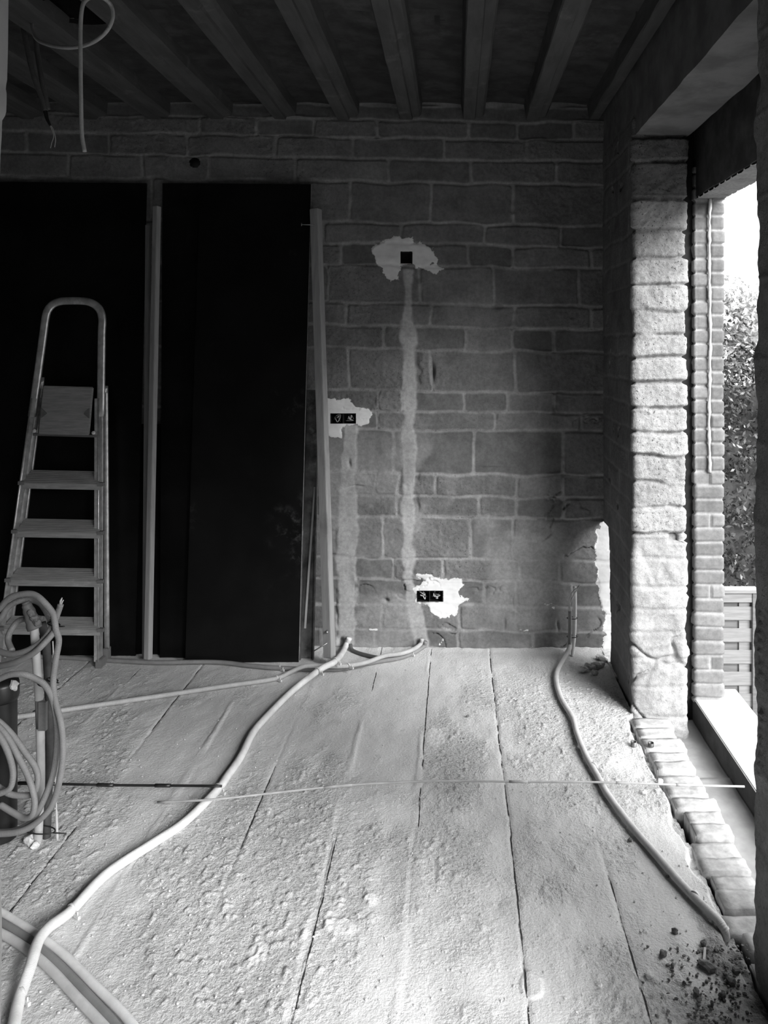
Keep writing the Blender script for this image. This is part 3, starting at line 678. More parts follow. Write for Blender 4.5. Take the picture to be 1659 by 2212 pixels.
# each: bottom-left, bottom-right, top-right, top-left
board('black board behind the stepladder, left of the gap', P(-60, 1423, 3.865), P(292, 1423, 3.865), P(316, 396, 3.925), P(-60, 392, 3.925), .012, edge=False)
board('widest black board, right of the thin leaning pine batten', P(400, 1432, 3.785), P(645, 1434, 3.785), P(672, 398, 3.905), P(432, 396, 3.905), .012)
board('narrow visible strip of black board between pine batten and widest board', P(345, 1428, 3.845), P(420, 1428, 3.845), P(440, 396, 3.926), P(351, 396, 3.926), .007, edge=False)
board('shorter black board filling the bottom of the gap behind the pine batten', P(240, 1418, 3.885), P(392, 1418, 3.885), P(392, 916, 3.935), P(240, 916, 3.935), .015, edge=False)
# splashes of mortar on the widest board are part of its surface
sp = NT('splashed_black_board', .38, .14); v = sp.ramp(sp.noise(3, 4), .3, .7, .004, .008)
blot = sp.math('MULTIPLY', sp.ramp(sp.noise(2.1, 3, .5), .56, .70), sp.ramp(sp.noise(16, 6, .75), .5, .68)); v = sp.math('ADD', v, sp.math('MULTIPLY', blot, .05))
dots = sp.ramp(sp.noise(46, 2, .5), .80, .83); sp.col(sp.math('ADD', v, sp.math('MULTIPLY', dots, .3)))
bpy.data.objects['black_board.001'].data.materials[0] = sp.m

# ---- timber battens
def batten(name, lbl, p0, p1, wd, dp, mat, yaw=0):
    s = Vector((math.cos(yaw), math.sin(yaw), 0)); return tag(MB().bar(p0, p1, wd, dp, s).build(name, mat, None, .002), lbl, 'batten', 'pine battens leaning on the wall')
batten('timber_batten', 'long thin pine batten leaning against the black boards beside the stepladder', P(320, 1423, 3.765), P(339, 446, 3.875), .030, .028, M['timber'], R(-25))
batten('timber_batten', 'dull shorter batten tucked behind the thin pine batten', P(313, 1421, 3.83), P(320, 486, 3.90), .022, .02, M['timber_dark'])
t_ = batten('timber_batten', 'thick pine batten leaning right of the black boards with screws in it', P(712, 1419, 3.75), P(682, 452, 3.88), .044, .042, M['timber'], R(-24))
m = MB(); a = P(668, 486, 3.86); e = P(652, 485, 3.84); m.tube([a + Vector((.03, 0, 0)), e], .0022, 6); m.tube([e, e + Vector((-.003, -.001, 0))], .008, 10); m.build('screw', M['steel'], t_)
m = MB(); e = P(706, 1366, 3.72); m.tube([e + Vector((0, .02, 0)), e + Vector((0, -.004, 0))], .006, 10); m.build('screw', M['steel'], t_)
m = MB(); m.tube([P(707, 1389, 3.72), P(677, 1407, 3.72)], .0028, 6); tag(m.build('nail_rod', M['steel']), 'thin bent steel rod lying across the foot of the thick batten', 'rod')
# ---- steel profile and lath between board and batten
pr = MB(); a0, a1 = P(664, 1422, 3.83), P(676, 842, 3.90); pr.bar(a0, a1, .062, .004, (1, 0, 0)); pr.bar(a0 + Vector((.031, -.012, 0)), a1 + Vector((.031, -.012, 0)), .004, .028, (1, 0, 0)); pr.bar(a0 + Vector((-.031, -.012, 0)), a1 + Vector((-.031, -.012, 0)), .004, .028, (1, 0, 0))
tag(pr.build('steel_channel', M['galv'], None), 'stained dark steel channel standing between the widest board and thick batten', 'channel')
tag(MB().bar(P(659, 1357, 3.80), P(680, 1052, 3.86), .009, .006).build('thin_lath', M['timber'], None), 'thin pale lath leaning on the stained steel channel', 'lath')

# ---- stepladder
def ladder():
    L = empty('stepladder', fl(110, 1440)); tag(L, 'folded aluminium stepladder with hooped handrail leaning against black boards', 'ladder')
    def Yf(y): return 3.715 + .10 * (1440 - y) / 790
    def Q(x, y, d=0): return P(x, y, Yf(y) + d)
    rectp = [(.0095, -.011), (.0095, .011), (.005, .018), (-.005, .018), (-.0095, .011), (-.0095, -.011), (-.005, -.018), (.005, -.018)]
    lx = lambda y: 98 - (y - 690) * .137
    def channel(p0, p1, wd, dp, s):      # open channel: web outside, two flanges inward
        m = MB(); p0, p1 = Vector(p0), Vector(p1); m.bar(p0, p1, .003, dp)
        for e in (-1, 1): m.bar(p0 + Vector((s * wd / 2, e * dp / 2, 0)), p1 + Vector((s * wd / 2, e * dp / 2, 0)), wd, .003)
        m.tube([p0 + Vector((0, -dp / 2 - .002, 0)), p1 + Vector((0, -dp / 2 - .002, 0))], .0045, 8); return m
    channel(Q(lx(1425), 1425, .02), Q(lx(860), 860, .02), .022, .045, 1).build('stile', M['alu'], L)
    channel(Q(217, 1425, .02), Q(218, 860, .02), .020, .045, -1).build('stile', M['alu'], L)
    hoop = [Q(lx(900), 900, .005), Q(lx(800), 800, .005), Q(lx(720), 720, .005), Q(lx(690), 690, .005), Q(103, 671, .005), Q(115, 657, .005), Q(132, 651, .005), Q(150, 650, .005), Q(170, 650, .005), Q(190, 652, .005), Q(206, 659, .005), Q(217, 672, .005), Q(221, 692, .005), Q(220, 720, .005), Q(219, 800, .005), Q(218, 900, .005)]
    MB().sweep(spline(hoop, 5), rectp, up=(0, 1, 0)).build('handrail', M['alu'], L)
    for k, yb in enumerate((1015, 1120, 1225, 1330)):
        yf = yb + 27; a = Q(lx(yf) - 2, yf, -.022); b_ = Q(216, yf + 3, -.022); c = Q(212, yb + 3, .04); d = Q(lx(yb) + 16, yb, .04)
        m = MB(); m.slab(a, b_, c, d, .006)
        n_ = 7
        for j in range(n_):        # anti-slip ridges
            t = (j + .5) / n_; m.bar(a.lerp(d, t) + Vector((.004, -.002, .002)), b_.lerp(c, t) + Vector((-.004, -.002, .002)), .003, .002, (0, 1, 0))
        dn = Vector((0, .003, -.030)); m.slab(a + dn, b_ + dn, b_ + Vector((0, -.001, -.002)), a + Vector((0, -.001, -.002)), .003)
        td = m.build('tread', M['tread'], L)
        for e in (a + Vector((-.006, .006, -.003)), b_ + Vector((.0, .006, -.003))):
            q = MB(); q.bar(e + Vector((-.012, 0, 0)), e + Vector((.016, 0, 0)), .022, .016, (0, 1, 0)); q.build('end_cap', M['rubber'], td)
    # platform folded up
    pf = MB(); a, b_, c, d = Q(82, 938, -.03), Q(192, 940, -.03), Q(201, 836, -.01), Q(93, 833, -.01)
    pf.slab(a, b_, c, d, .012); p_ = pf.build('platform', M['tread'], L, .004)
    for (x, y, s) in ((95, 893, 1), (187, 894, -1)):
        g = MB(); q = [Q(x - s * 6, y + 10, -.0235), Q(x - s * 6, y - 12, -.0235), Q(x + s * 6, y, -.0235)]; off = Vector((0, -.0025, 0))
        g.add([v + off for v in q] + [v + off * -1 for v in q], [(0, 1, 2), (5, 4, 3), (0, 3, 4, 1), (1, 4, 5, 2), (2, 5, 3, 0)]); g.build('grip_pad', M['rubber'], p_)
    m = MB(); m.bar(Q(72, 938, -.0), Q(210, 942, 0), .012, .012, (0, 1, 0)); m.build('platform_bracket', M['rubber'], L)
    for x, y in ((74, 931), (202, 935)):
        m = MB(); m.tube([Q(x, y, -.03), Q(x, y, .0)], .009, 12); m.build('hinge_pin', M['white_clip'], L)
    # rear frame
    def leg(pp): m = MB(); m.sweep([Vector(v) for v in pp], [(a * .8, c * .7) for a, c in rectp], up=(0, 1, 0)); return m
    leg(spline([Q(221, 832, .055), Q(226, 850, .06), Q(228, 880, .064), Q(231, 1405, .075)], 6)).build('rear_leg', M['alu'], L)
    leg(spline([Q(lx(840) + 6, 840, .05), Q(lx(860) + 11, 860, .055), Q(lx(1405) + 16, 1405, .07)], 6)).build('rear_leg', M['alu'], L)
    for (x, y, d, s) in ((217, 1430, .02, 1.25), (lx(1430), 1430, .02, 1.25), (231, 1408, .075, 1), (lx(1408) + 16, 1408, .07, 1)):
        e = Q(x, y, d); m = MB(); m.bar((e.x, e.y, .001), (e.x, e.y, e.z + .022), .024 * s, .04 * s); m.build('foot', M['rubber'], L, .003)
ladder()

# ---- conduits on the floor
def clip(p, parent, r=.012, ang=0):
    m = MB(); p = Vector(p); pts = [p + Vector((math.cos(ang) * r * 1.15 * math.cos(a), math.sin(ang) * r * 1.15 * math.cos(a), r * 1.15 * math.sin(a))) for a in np.linspace(-.4, math.pi + .2, 10)]
    m.sweep(pts, [(.0035, .0012), (.0035, -.0012), (-.0035, -.0012), (-.0035, .0012)], up=(-math.sin(ang), math.cos(ang), 0))
    q = pts[0]; m.bar(q, q + Vector((math.cos(ang), math.sin(ang), 0)) * .022, .009, .007, (0, 0, 1)); m.tube([q + Vector((math.cos(ang) * .014, math.sin(ang) * .014, .0)), q + Vector((math.cos(ang) * .014, math.sin(ang) * .014, .014))], .0022, 6)
    return m.build('nail_clip', M['white_clip'], parent)
def floor_conduit(lbl, pts, r, mat, clips=(), name='conduit', group='corrugated conduits on the floor'):
    w = [fl(p[0], p[1], (p[2] if len(p) > 2 else r + .002)) if p[1] > 1405 or len(p) > 3 else P(p[0], p[1], 3.93) for p in pts]
    o = MB().tube(spline(w, 8), r, 14).build(name, mat); tag(o, lbl, 'conduit', group)
    for cl in clips:
        x, y = cl[:2]; c = fl(x, y, cl[2] if len(cl) > 2 else r + .002); clip(c, o, r, R(-35))
    return o
floor_conduit('thick white corrugated conduit running from under the thick batten to the lower left corner',
              [(755, 1378, 0), (748, 1393, 0), (738, 1413, .035), (722, 1430, .066), (700, 1441, .074), (683, 1452, .062), (655, 1473, .026), (620, 1503), (572, 1552), (545, 1585), (520, 1635), (490, 1678), (470, 1706), (400, 1775), (330, 1822), (230, 1888), (155, 1966, .02), (105, 2004, .044), (82, 2035, .050), (65, 2090, .044), (40, 2165, .022), (22, 2260, .02)],
              .0138, M['conduit_white'], ((724, 1428, .066), (686, 1450, .066), (471, 1703), (155, 1966, .02), (46, 2148, .024)))
floor_conduit('pale conduit crossing the floor from the left pipes towards the wall chase', [(-30, 1553), (35, 1549), (130, 1535), (300, 1510), (480, 1483), (590, 1467), (625, 1453, .016), (655, 1440, .038), (690, 1438, .040), (740, 1439, .038), (790, 1431, .036), (830, 1417, .036), (865, 1412, .036), (890, 1404, .034, 1), (908, 1392, 0), (912, 1380, 0)], .0102, M['conduit_dusty'], ((597, 1465), (752, 1438, .038)))
floor_conduit('grey conduit lying along the foot of the black boards', [(-40, 1417, .012, 1), (60, 1418), (130, 1420), (210, 1425, .011), (330, 1431), (420, 1430), (480, 1431), (540, 1438), (600, 1443), (700, 1446), (745, 1444), (800, 1432), (860, 1422), (890, 1412), (915, 1397, .02, 1), (920, 1386, 0)], .0102, M['conduit'], ((603, 1443), (884, 1411)))
floor_conduit('short dark conduit between the two wall chases, half buried', [(757, 1392, 0), (762, 1405, .01, 1), (790, 1415), (830, 1422), (862, 1416), (890, 1406, .012, 1)], .009, M['conduit_dark'])
floor_conduit('grey conduit curving from the right corner upstand to the footing bricks',
              [(1230, 1390, .055, 1), (1229, 1402, .05, 1), (1215, 1428, .022), (1203, 1452, .016), (1203, 1478), (1214, 1512), (1237, 1550), (1247, 1585), (1266, 1632), (1290, 1675), (1312, 1715), (1360, 1780), (1420, 1850), (1480, 1918), (1530, 1968), (1553, 1990), (1564, 2008, .004), (1568, 2025, -.03)], .0115, M['conduit_pale'], ((1283, 1655), (1500, 1935)))
# bundle under the white conduit
for i, (lbl, pts, mt) in enumerate((
        ('uppermost of three conduits passing beneath the thick white one', [(-40, 1950), (12, 1977), (80, 2020), (140, 2065), (200, 2125), (262, 2185), (310, 2245)], 'conduit_white'),
        ('middle darkest of three conduits passing beneath the thick white one', [(-40, 1974), (12, 1999), (75, 2040), (130, 2088), (186, 2146), (238, 2203), (292, 2268)], 'conduit'),
        ('lowermost of three conduits passing beneath the thick white one', [(-40, 1998), (12, 2021), (70, 2059), (115, 2099), (160, 2148), (213, 2204), (268, 2266)], 'conduit_pale'))):
    floor_conduit(lbl, pts, .0102, M[mt])

# ---- upstand with wires in the right corner
o = MB().tube(spline([P(1231, 1318, 3.85), P(1231, 1360, 3.85), P(1230, 1398, 3.85)], 4), .0088, 12).build('conduit_upstand', M['conduit']); tag(o, 'grey conduit stub with bare wires standing in the right corner', 'conduit')
for k, pp in enumerate(([(1229, 1320), (1229, 1300), (1234, 1284), (1232, 1267)], [(1231, 1320), (1232, 1303), (1239, 1286), (1252, 1264)], [(1233, 1320), (1231, 1296), (1236, 1280), (1246, 1270)])):
    MB().tube(spline([P(x, y, 3.84 - .003 * k) for x, y in pp], 6), .0028, 6).build('wire', M['grey_wire'], o)
o2 = MB().tube(spline([P(1241, 1267, 3.88), P(1242, 1300, 3.88), P(1241, 1360, 3.88), P(1238, 1398, 3.88), P(1236, 1420, 3.86)], 6), lambda t: .0095 - .004 * max(0, t - .85) * 6, 12).build('pale_tube', M['conduit_white'], None); tag(o2, 'smooth white tube standing behind the conduit stub in the right corner', 'tube')
for y in (1335, 1375):
    m = MB(); c = P(1236, y, 3.866); m.tube([c + Vector((.026 * math.cos(a), .016 * math.sin(a), 0)) for a in np.linspace(0, 6.2832, 16)], .002, 5, False); tag(m.build('cable_tie', M['black_wire']), 'upper black tie round the tube pair in the corner' if y == 1335 else 'lower black tie round the tube pair in the corner', 'cable tie')

# ---- pipes and coils at the left
PY = 2.43
def pipe(name, lbl, cat, pts, r, mat, Y=PY, seg=20):
    o = MB().tube(spline([P(x, y, Y) for x, y in pts], 6), r, seg).build(name, mat); return tag(o, lbl, cat)
dp = pipe('drain_pipe', 'black drain pipe with a socket collar rising from the floor', 'pipe', [(4, 1822), (4, 1700), (4, 1600), (4, 1475)], .043, M['black_plastic'], 2.455, 28)
m = MB(); a = P(4, 1512, 2.455); m.tube([a, a + Vector((0, 0, .012)), a + Vector((0, 0, .05)), a + Vector((0, 0, .062))], lambda t: .049 if .2 < t < .9 else .045, 28); m.build('socket_collar', M['black_plastic'], dp)
m = MB(); a = P(30, 1478, 2.44); m.lump(a, .012, 3, 1.2); m.lump(a + Vector((.004, 0, -.012)), .008, 4, 1.2); m.build('mortar_crust', M['rubble'], dp)
gp = pipe('grey_pipe', 'pale grey water pipe with taped top and tape band', 'pipe', [(82, 1822), (85, 1755), (88, 1684), (87, 1581), (84, 1500), (80, 1444), (77, 1400), (73, 1350), (66, 1320)], .0125, M['pipe'])
m = MB(); m.tube(spline([P(55, 1300, PY - .004), P(59, 1310, PY - .004), P(68, 1335, PY - .004), P(75, 1358, PY - .004)], 6), lambda t: .010 + .016 * t - .004 * t * t + .001 * math.sin(t * 30), 14)
for k in range(5): m.lump(P(66 + 4 * k, 1322 + 6 * k, PY - .022), .009, 60 + k, 1.0, .3)
m.build('tape_wrap', M['tape'], gp)
m = MB(); m.tube([P(86, 1511, PY), P(87, 1540, PY), P(88, 1571, PY)], .0138, 20); m.build('tape_band', M['tape'], gp)
m = MB(); m.box(P(90, 0, PY).x, P(106, 0, PY).x, PY - .02, PY - .008, P(0, 1572, PY).z, P(0, 1511, PY).z); m.build('tape_tail', M['tape'], gp)
pipe('dark_pipe', 'dark brown pipe standing right of the pale grey water pipe', 'pipe', [(100, 1822), (103, 1740), (107, 1616), (106, 1520), (103, 1444), (99, 1385), (90, 1345)], .0125, M['dark_plastic'], 2.455)
coil = [
 ('coiled conduit with bare wire ends pointing up beside the taped pipe', [(131, 1306, 0), (127, 1318, 0), (120, 1337, -.03), (113, 1351, -.04), (103, 1371, -.05), (82, 1392, -.06), (52, 1408, -.06), (20, 1413, -.05), (-15, 1402, -.02)], .0092),
 ('conduit loop arching over the taped pipe top and hanging to the floor', [(-15, 1330, 0), (0, 1313, -.01), (20, 1292, -.02), (45, 1284, -.02), (72, 1284, -.02), (93, 1299, -.03), (113, 1323, -.03), (118, 1341, -.03), (121, 1361, -.03), (127, 1385, -.02), (120, 1427, -.02), (115, 1471, -.02), (119, 1512, -.03), (132, 1564, -.05), (136, 1616, -.06), (132, 1667, -.06), (120, 1719, -.05), (103, 1753, -.05), (69, 1784, -.05), (34, 1798, -.05), (-15, 1802, -.04)], .0092),
 ('inner conduit loop around the taped pipe top', [(-12, 1352, .01), (2, 1335, 0), (17, 1312, 0), (41, 1298, 0), (69, 1296, .01), (89, 1305, .0), (105, 1330, -.02), (112, 1350, -.02), (119, 1361, -.055), (93, 1392, -.08), (69, 1413, -.08), (34, 1430, -.07), (0, 1439, -.05), (-20, 1440, -.04)], .0092),
 ('small tight conduit curl left of the taped pipe top', [(92, 1337, .03), (69, 1335, .03), (41, 1341, .03), (24, 1361, .02), (17, 1382, .01), (26, 1406, -.02)], .0092),
 ('conduit dropping from the drain pipe top to the tied foot', [(-15, 1474, -.08), (0, 1466, -.08), (24, 1457, -.08), (52, 1457, -.08), (76, 1466, -.07), (95, 1478, -.07), (110, 1502, -.07), (120, 1540, -.07), (124, 1581, -.07), (121, 1633, -.07), (113, 1677, -.07), (98, 1719, -.07), (82, 1753, -.07), (67, 1777, -.06), (30, 1795, -.06), (-15, 1799, -.05)], .0092),
 ('lower conduit loop hanging widest in front of the drain pipe', [(-15, 1553, -.09), (0, 1561, -.09), (27, 1588, -.09), (55, 1626, -.09), (76, 1657, -.09), (82, 1684, -.09), (74, 1712, -.09), (52, 1719, -.09), (21, 1715, -.09), (-5, 1699, -.09), (-15, 1692, -.09)], .0088),
 ('lower conduit loop hanging lowest in front of the drain pipe', [(-15, 1562, -.11), (0, 1573, -.11), (21, 1600, -.11), (41, 1638, -.11), (58, 1671, -.11), (70, 1705, -.11), (75, 1736, -.11), (69, 1761, -.11), (52, 1767, -.10), (31, 1757, -.09), (0, 1738, -.08)], .0088),
 ('short lower conduit loop closest to the drain pipe', [(-15, 1572, -.13), (0, 1592, -.13), (14, 1618, -.13), (25, 1650, -.13), (28, 1677, -.13), (22, 1702, -.13), (3, 1713, -.13), (-15, 1716, -.13)], .0088)]
for ci_, (lbl, pts, r) in enumerate(coil):
    pts = [(x, y, d + (0, -.035, 0, .01, .004, 0, 0, 0)[ci_]) for x, y, d in pts]
    o = MB().tube(spline([P(x, y, PY + d) for x, y, d in pts], 8), r, 12).build('coiled_conduit', M['conduit']); tag(o, lbl, 'conduit', 'coiled conduits by the left pipes')
    if 'bare wire' in lbl:
        for q in ([(130, 1308), (132, 1300), (134, 1291)], [(132, 1308), (134, 1302), (137, 1296)], [(129, 1308), (130, 1298), (133, 1293)]):
            MB().tube([P(x, y, PY) for x, y in q], .0016, 6).build('wire', M['grey_wire'], o)
for i, (cx, cy, rx, lbl, tail) in enumerate(((116, 1348, .018, 'black cable tie on the coil beside the taped pipe top', 16), (93, 1479, .015, 'black cable tie where a conduit passes the pale grey pipe', 0), (113, 1469, .016, 'black cable tie halfway up the dark brown pipe', 8), (84, 1792, .05, 'black cable tie with long tail at the foot of the pipes', 30))):
    m = MB(); c = P(cx, cy, PY - (.035 if i != 3 else .01)); t = R(20); ry = .03 if i == 3 else rx
    m.tube([c + Vector((rx * math.cos(a), ry * math.sin(a) * .7, .010 * math.cos(a) * -.5)) for a in np.linspace(0, 6.2832, 18)], .002, 5, False)
    if tail: m.tube([c + Vector((rx, -.01, -.004)), c + Vector((rx + tail * .0014, -.015, -.002))], .0018, 5)
    tag(m.build('cable_tie', M['black_wire']), lbl, 'cable tie')
m = MB(); m.tube(spline([P(118, 1660, PY - .02), P(121, 1715, PY - .02), P(122, 1765, PY - .01), P(124, 1815, PY - .01)], 5), lambda t: .0018 + .0022 * (t > .55), 7); tag(m.build('thin_wire', M['grey_wire']), 'thin pale wire standing at the foot of the dark brown pipe', 'wire')
m = MB(); m.tube(spline([P(114, 1385, PY + .03), P(115, 1420, PY + .03), P(112, 1470, PY + .03)], 5), .0022, 6); tag(m.build('thin_wire', M['grey_wire']), 'thin pale wire hanging from the coil behind the dark brown pipe', 'wire')
for i, (x, y, r, lbl) in enumerate(((66, 1816, .017, 'white mortar lump against the foot of the pale grey pipe'), (42, 1788, .014, 'small white mortar lump right of the drain pipe foot'), (14, 1806, .013, 'white mortar lump in front of the drain pipe foot'), (76, 1826, .011, 'smallest white mortar lump in front of the pale grey pipe'))):
    c = fl(x, y, .008); tag(MB().lump(c, r, 30 + i, .8, .35).build('mortar_lump', M['rubble']), lbl, 'rubble', 'mortar lumps by the left pipes')

# ---- rods lying over the conduits
def rod(name, lbl, pts, r, mat, sleeves=()):
    w = [fl(x, y, z) for x, y, z in pts]; o = MB().tube(spline(w, 6), r, 8).build(name, mat); tag(o, lbl, 'rod')
    for (x0, x1, k) in sleeves:
        s = []
        for xx in np.linspace(x0, x1, 4):
            ys = [p[0] for p in pts]; s.append(fl(xx, np.interp(xx, ys, [p[1] for p in pts]), np.interp(xx, ys, [p[2] for p in pts])))
        MB().tube(s, k, 8).build('sleeve', mat, o)
    return o
rod('black_rod', 'thin black rod resting across the thick white conduit', [(-30, 1690, .035), (60, 1692, .037), (240, 1696, .038), (360, 1697, .039), (479, 1698, .042)], .0042, M['black_plastic'], ((40, 130, .006), (210, 245, .0062), (335, 368, .0062)))
rod('thin_stick', 'long thin pale stick lying across the floor and over the sill gap', [(340, 1733, .012), (460, 1727, .044), (590, 1713, .036), (740, 1697, .034), (860, 1690, .034), (960, 1687, .034), (1150, 1689, .034), (1310, 1690, .034), (1480, 1696, .022), (1608, 1699, .008)], .0036, M['stick'], ((700, 760, .0045), (1100, 1140, .0045), (1330, 1360, .0045), (1460, 1490, .0045)))

# ---- socket boxes
def socket(lbl, x0, x1, y0, y1, n_, wires):
    o = empty('socket_box', P((x0 + x1) / 2, (y0 + y1) / 2, BY)); tag(o, lbl, 'socket box')
    w = (x1 - x0) / n_
    for i in range(n_):
        a, b_ = P(x0 + i * w, y1, BY), P(x0 + (i + 1) * w, y0, BY); m = MB(); X0, X1, Z0, Z1 = a.x, b_.x, a.z, b_.z; t = .002; yb, yf = BY + .05, BY - .008
        m.box(X0, X1, yb, yb + t, Z0, Z1); m.box(X0, X0 + t, yf, yb, Z0, Z1); m.box(X1 - t, X1, yf, yb, Z0, Z1); m.box(X0, X1, yf, yb, Z0, Z0 + t); m.box(X0, X1, yf, yb, Z1 - t, Z1)
        m.build('shell', M['dark_void'], o)
        for k in range(wires):
            rr = random.Random(i * 7 + k + int(x0)); cx, cz = (X0 + X1) / 2, (Z0 + Z1) / 2; hw = (X1 - X0) * .34; ph = rr.uniform(0, 6.28)
            pts = spline([Vector((cx + hw * rr.uniform(-1, 1), BY + .035 - .028 * math.sin(t_ * 2.6), cz + hw * .9 * rr.uniform(-1, 1))) for t_ in np.linspace(0, 1, 5)], 6)
            MB().tube(pts, .0024, 6).build('wire', M['grey_wire'] if k % 2 == 0 else M['black_wire'], o)
socket('empty single socket box in the highest plaster patch', 864, 890, 545, 571, 1, 0)
socket('double socket box with curled wires behind the thick batten', 714, 769, 893, 916, 2, 3)
socket('double socket box with curled wires low on the block wall', 900, 956, 1275, 1300, 2, 3)
m = MB(); c = P(421, 353, BY); m.tube([c + Vector((0, -.006, 0)), c + Vector((0, .06, 0))], .028, 20); d_ = m.build('round_duct', M['dark_void']); tag(d_, 'round black duct mouth in the dark wall above the boards', 'duct')

# ---- cables hanging from the ceiling
def hang(name, lbl, pts, r, mat): o = MB().tube(spline([P(*p) for p in pts], 8), r, 10).build(name, mat); return tag(o, lbl, 'cable', 'cables hanging from the ceiling hole')
hang('hanging_cable', 'grey looped cable hanging lowest from the ceiling hole', [(95, -10, 2.95), (70, 40, 2.80), (76, 80, 2.70), (105, 97, 2.62), (150, 103, 2.56), (195, 94, 2.52), (228, 70, 2.50), (243, 40, 2.50), (240, 12, 2.50), (222, -4, 2.48), (200, -6, 2.46), (184, 2, 2.44), (177, 20, 2.43), (174, 60, 2.43), (174, 130, 2.43), (175, 220, 2.43), (177, 290, 2.43), (183, 328, 2.43)], .0062, M['conduit_dusty'])
for (lbl, pts) in (('dark dusty conduit hanging at the far left with a taped tip', [(20, -25, 2.92), (45, 40, 2.90), (58, 100, 2.88), (72, 160, 2.86), (88, 205, 2.86), (98, 240, 2.86)]), ('dark dusty conduit hanging just right of the taped one', [(50, -25, 2.97), (70, 40, 2.95), (80, 110, 2.93), (88, 160, 2.91), (97, 205, 2.90), (103, 236, 2.90)])):
    o = hang('hanging_conduit', lbl, pts, .0095, M['conduit_dark'])
    if 'taped tip' in lbl:
        MB().tube(spline([P(97, 236, 2.86), P(101, 255, 2.86), P(109, 272, 2.86)], 5), lambda t: .009 - .005 * t, 8).build('taped_tip', M['black_wire'], o)
        for q in ([(109, 270), (115, 280), (120, 300), (118, 318)], [(108, 270), (116, 292), (112, 308), (109, 320)]):
            MB().tube(spline([P(x, y, 2.86) for x, y in q], 5), .0014, 5).build('wire', M['grey_wire'], o)

# ---- small pipe stubs in the floor
for x, y, lbl in ((1369, 1612, 'left of two short metal pipe stubs in the floor near the pillar'), (1406, 1611, 'right of two short metal pipe stubs in the floor near the pillar')):
    c = fl(x, y); m = MB(); h_ = .02 if x < 1400 else .014; n_ = 16
    pr_ = [(.0115, 0), (.0115, h_), (.009, h_), (.009, 0)]
    m.add([(c.x + r_ * math.cos(6.2832 * i / n_), c.y + r_ * math.sin(6.2832 * i / n_), z_ - .002) for r_, z_ in pr_ for i in range(n_)], [(k * n_ + i, k * n_ + (i + 1) % n_, (k + 1) * n_ + (i + 1) % n_, (k + 1) * n_ + i) for k in range(3) for i in range(n_)], True)
    tag(m.build('pipe_stub', M['galv']), lbl, 'pipe stub', 'pipe stubs in the floor')

# ---- loose clods and stones at the near right and on the floor
clods = [(1458, 2011, 7, 'dark clod nearest the end of the curved grey conduit'), (1432, 2060, 9, 'dark clod with a splinter left of the small upright stick'), (1520, 2037, 7, 'dark clod above the small upright stick'), (1528, 2087, 15, 'largest dark clod near the right wall edge'),
         (1453, 2086, 6, 'small dark clod left of the largest clod'), (1504, 2142, 8, 'dark clod below the largest clod'), (1403, 2107, 10, 'flat pale stone by the floor crack'), (1295, 2127, 6, 'small flat pale stone left of the floor crack'),
         (1568, 2105, 6, 'small dark clod right of the largest clod'), (1361, 1815, 5, 'dark chip lying left of the curved conduit at mid floor'), (1442, 1893, 4, 'tiny dark chip left of the curved conduit lower down'), (1385, 2222, 8, None),
         (1010, 1546, 3, 'tiny dark chip alone on the floor before the block wall'), (1547, 2051, 6, 'small dark clod right of the small upright stick'), (1479, 2124, 5, 'small dark clod above and left of the lower dark clod'), (1580, 2120, 9, 'dark clod at the shaded wall foot, upper'), (1560, 2150, 8, 'dark clod at the shaded wall foot, lower'), (1538, 2168, 6, 'small dark clod below the shaded wall foot'), (1590, 2095, 8, 'dark clod closest to the right wall'), (1510, 2160, 5, 'small dark clod below the lower dark clod')]
for i, (x, y, s, lbl) in enumerate(clods):
    if not lbl: continue
    c = fl(x, y, .006); r = s * c.y / F; o = MB().lump((0, 0, 0), r, 100 + i, .45 if 'flat' in lbl else .75, .3).build('clod' if 'stone' not in lbl else 'stone_chip', M['rubble'] if 'pale' in lbl else M['debris'])
    o.location = c; o.rotation_euler = (0, 0, i); tag(o, lbl, 'clod' if 'stone' not in lbl else 'stone', 'loose clods at the near right')
m = MB(); m.bar(fl(1521, 2075, .006), fl(1523, 2048, .006), .006, .005); tag(m.build('wood_splinter', M['stick']), 'small pale wood splinter lying above the largest dark clod', 'splinter')
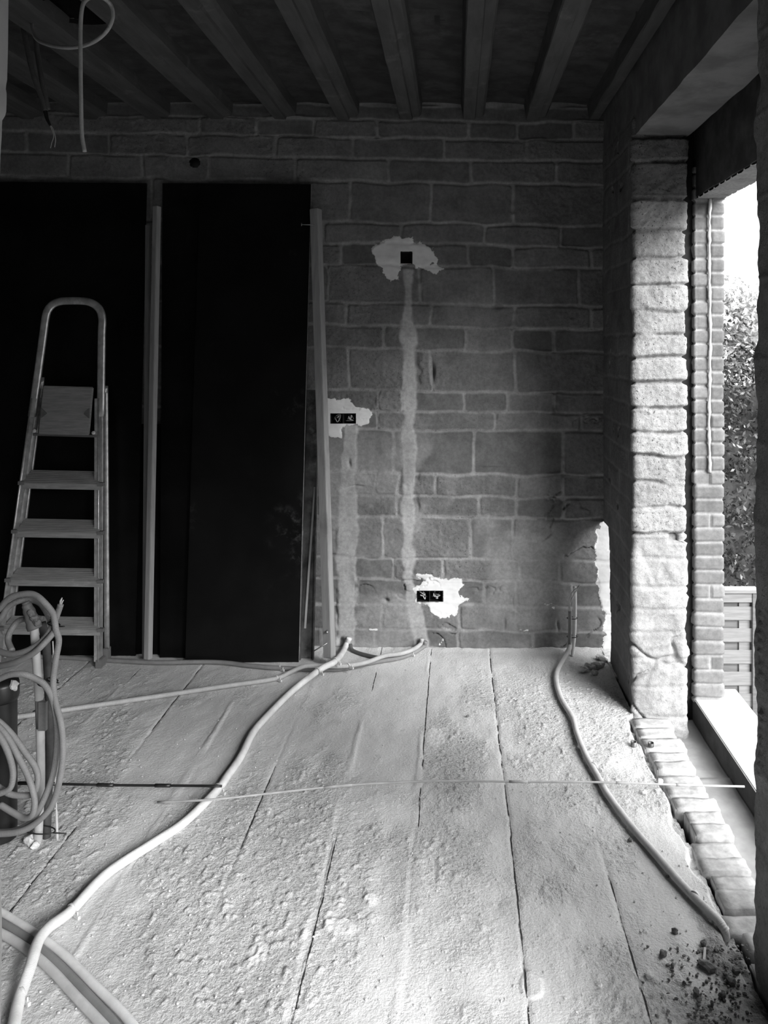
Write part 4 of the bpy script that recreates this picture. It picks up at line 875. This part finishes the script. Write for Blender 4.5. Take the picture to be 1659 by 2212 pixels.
for i, (x, y, s, lbl) in enumerate(((1487, 1935, 7, 'pale mortar lump touching the curved conduit near its clip'), (1538, 1988, 7, 'pale mortar lump beside the conduit end'), (1392, 1712, 6, 'pale mortar lump just below the long stick'), (1276, 1652, 4, 'tiny pale mortar lump beside the curved conduit clip'), (1262, 1628, 4, 'tiny pale mortar lump above the curved conduit clip'), (1425, 1687, 6, 'pale mortar lump in the broken edge by the long stick'))):
    c = fl(x, y, .006); tag(MB().lump(c, s * c.y / F, 200 + i, .8, .3).build('mortar_lump', M['rubble']), lbl, 'rubble', 'mortar lumps on the floor')
for i, (x, y, s, lbl) in enumerate(((1262, 1447, 9, 'broken mortar lump left in the heap by the corner hole'), (1275, 1440, 11, 'broken mortar lump in the middle of the heap by the corner hole'), (1290, 1436, 13, 'largest broken mortar lump in the heap by the corner hole'), (1304, 1424, 12, 'broken mortar lump tight against the right wall foot by the hole'), (1284, 1452, 8, 'small broken mortar lump in front of the heap by the corner hole'), (1296, 1420, 9, 'small broken mortar lump behind the heap by the corner hole'))):
    c = fl(x, y, .008); tag(MB().lump(c, s * c.y / F, 260 + i, .6, .4).build('mortar_lump', M['rubble']), lbl, 'rubble', 'mortar lumps by the corner hole')
# fine crumbs nobody could count
m = MB(); rr = random.Random(9)
for i in range(420):
    u = rr.random() ** .6; x = 1360 + 260 * u + rr.uniform(-30, 10); y = 2040 + rr.random() * 170
    if rr.random() > (x - 1340) / 300: continue
    if x > 1625: continue
    c = fl(x, y, .004); m.lump(c, rr.uniform(.0015, .005), 1000 + i, .7, .3, 1)
tag(m.build('crumbs', M['debris']), 'fine dark crumbs scattered at the foot of the right wall', 'crumbs', kind='stuff')
m = MB()
for i in range(900):
    x = rr.uniform(60, 1560); y = 1440 + 760 * rr.random() ** .8; c = fl(x, y, .003)
    if c.x > .70: continue
    m.lump(c, rr.uniform(.001, .0036), 3000 + i, .7, .3, 1)
tag(m.build('grit', M['rubble']), 'fine pale grit scattered over the dusty floor', 'grit', kind='stuff')
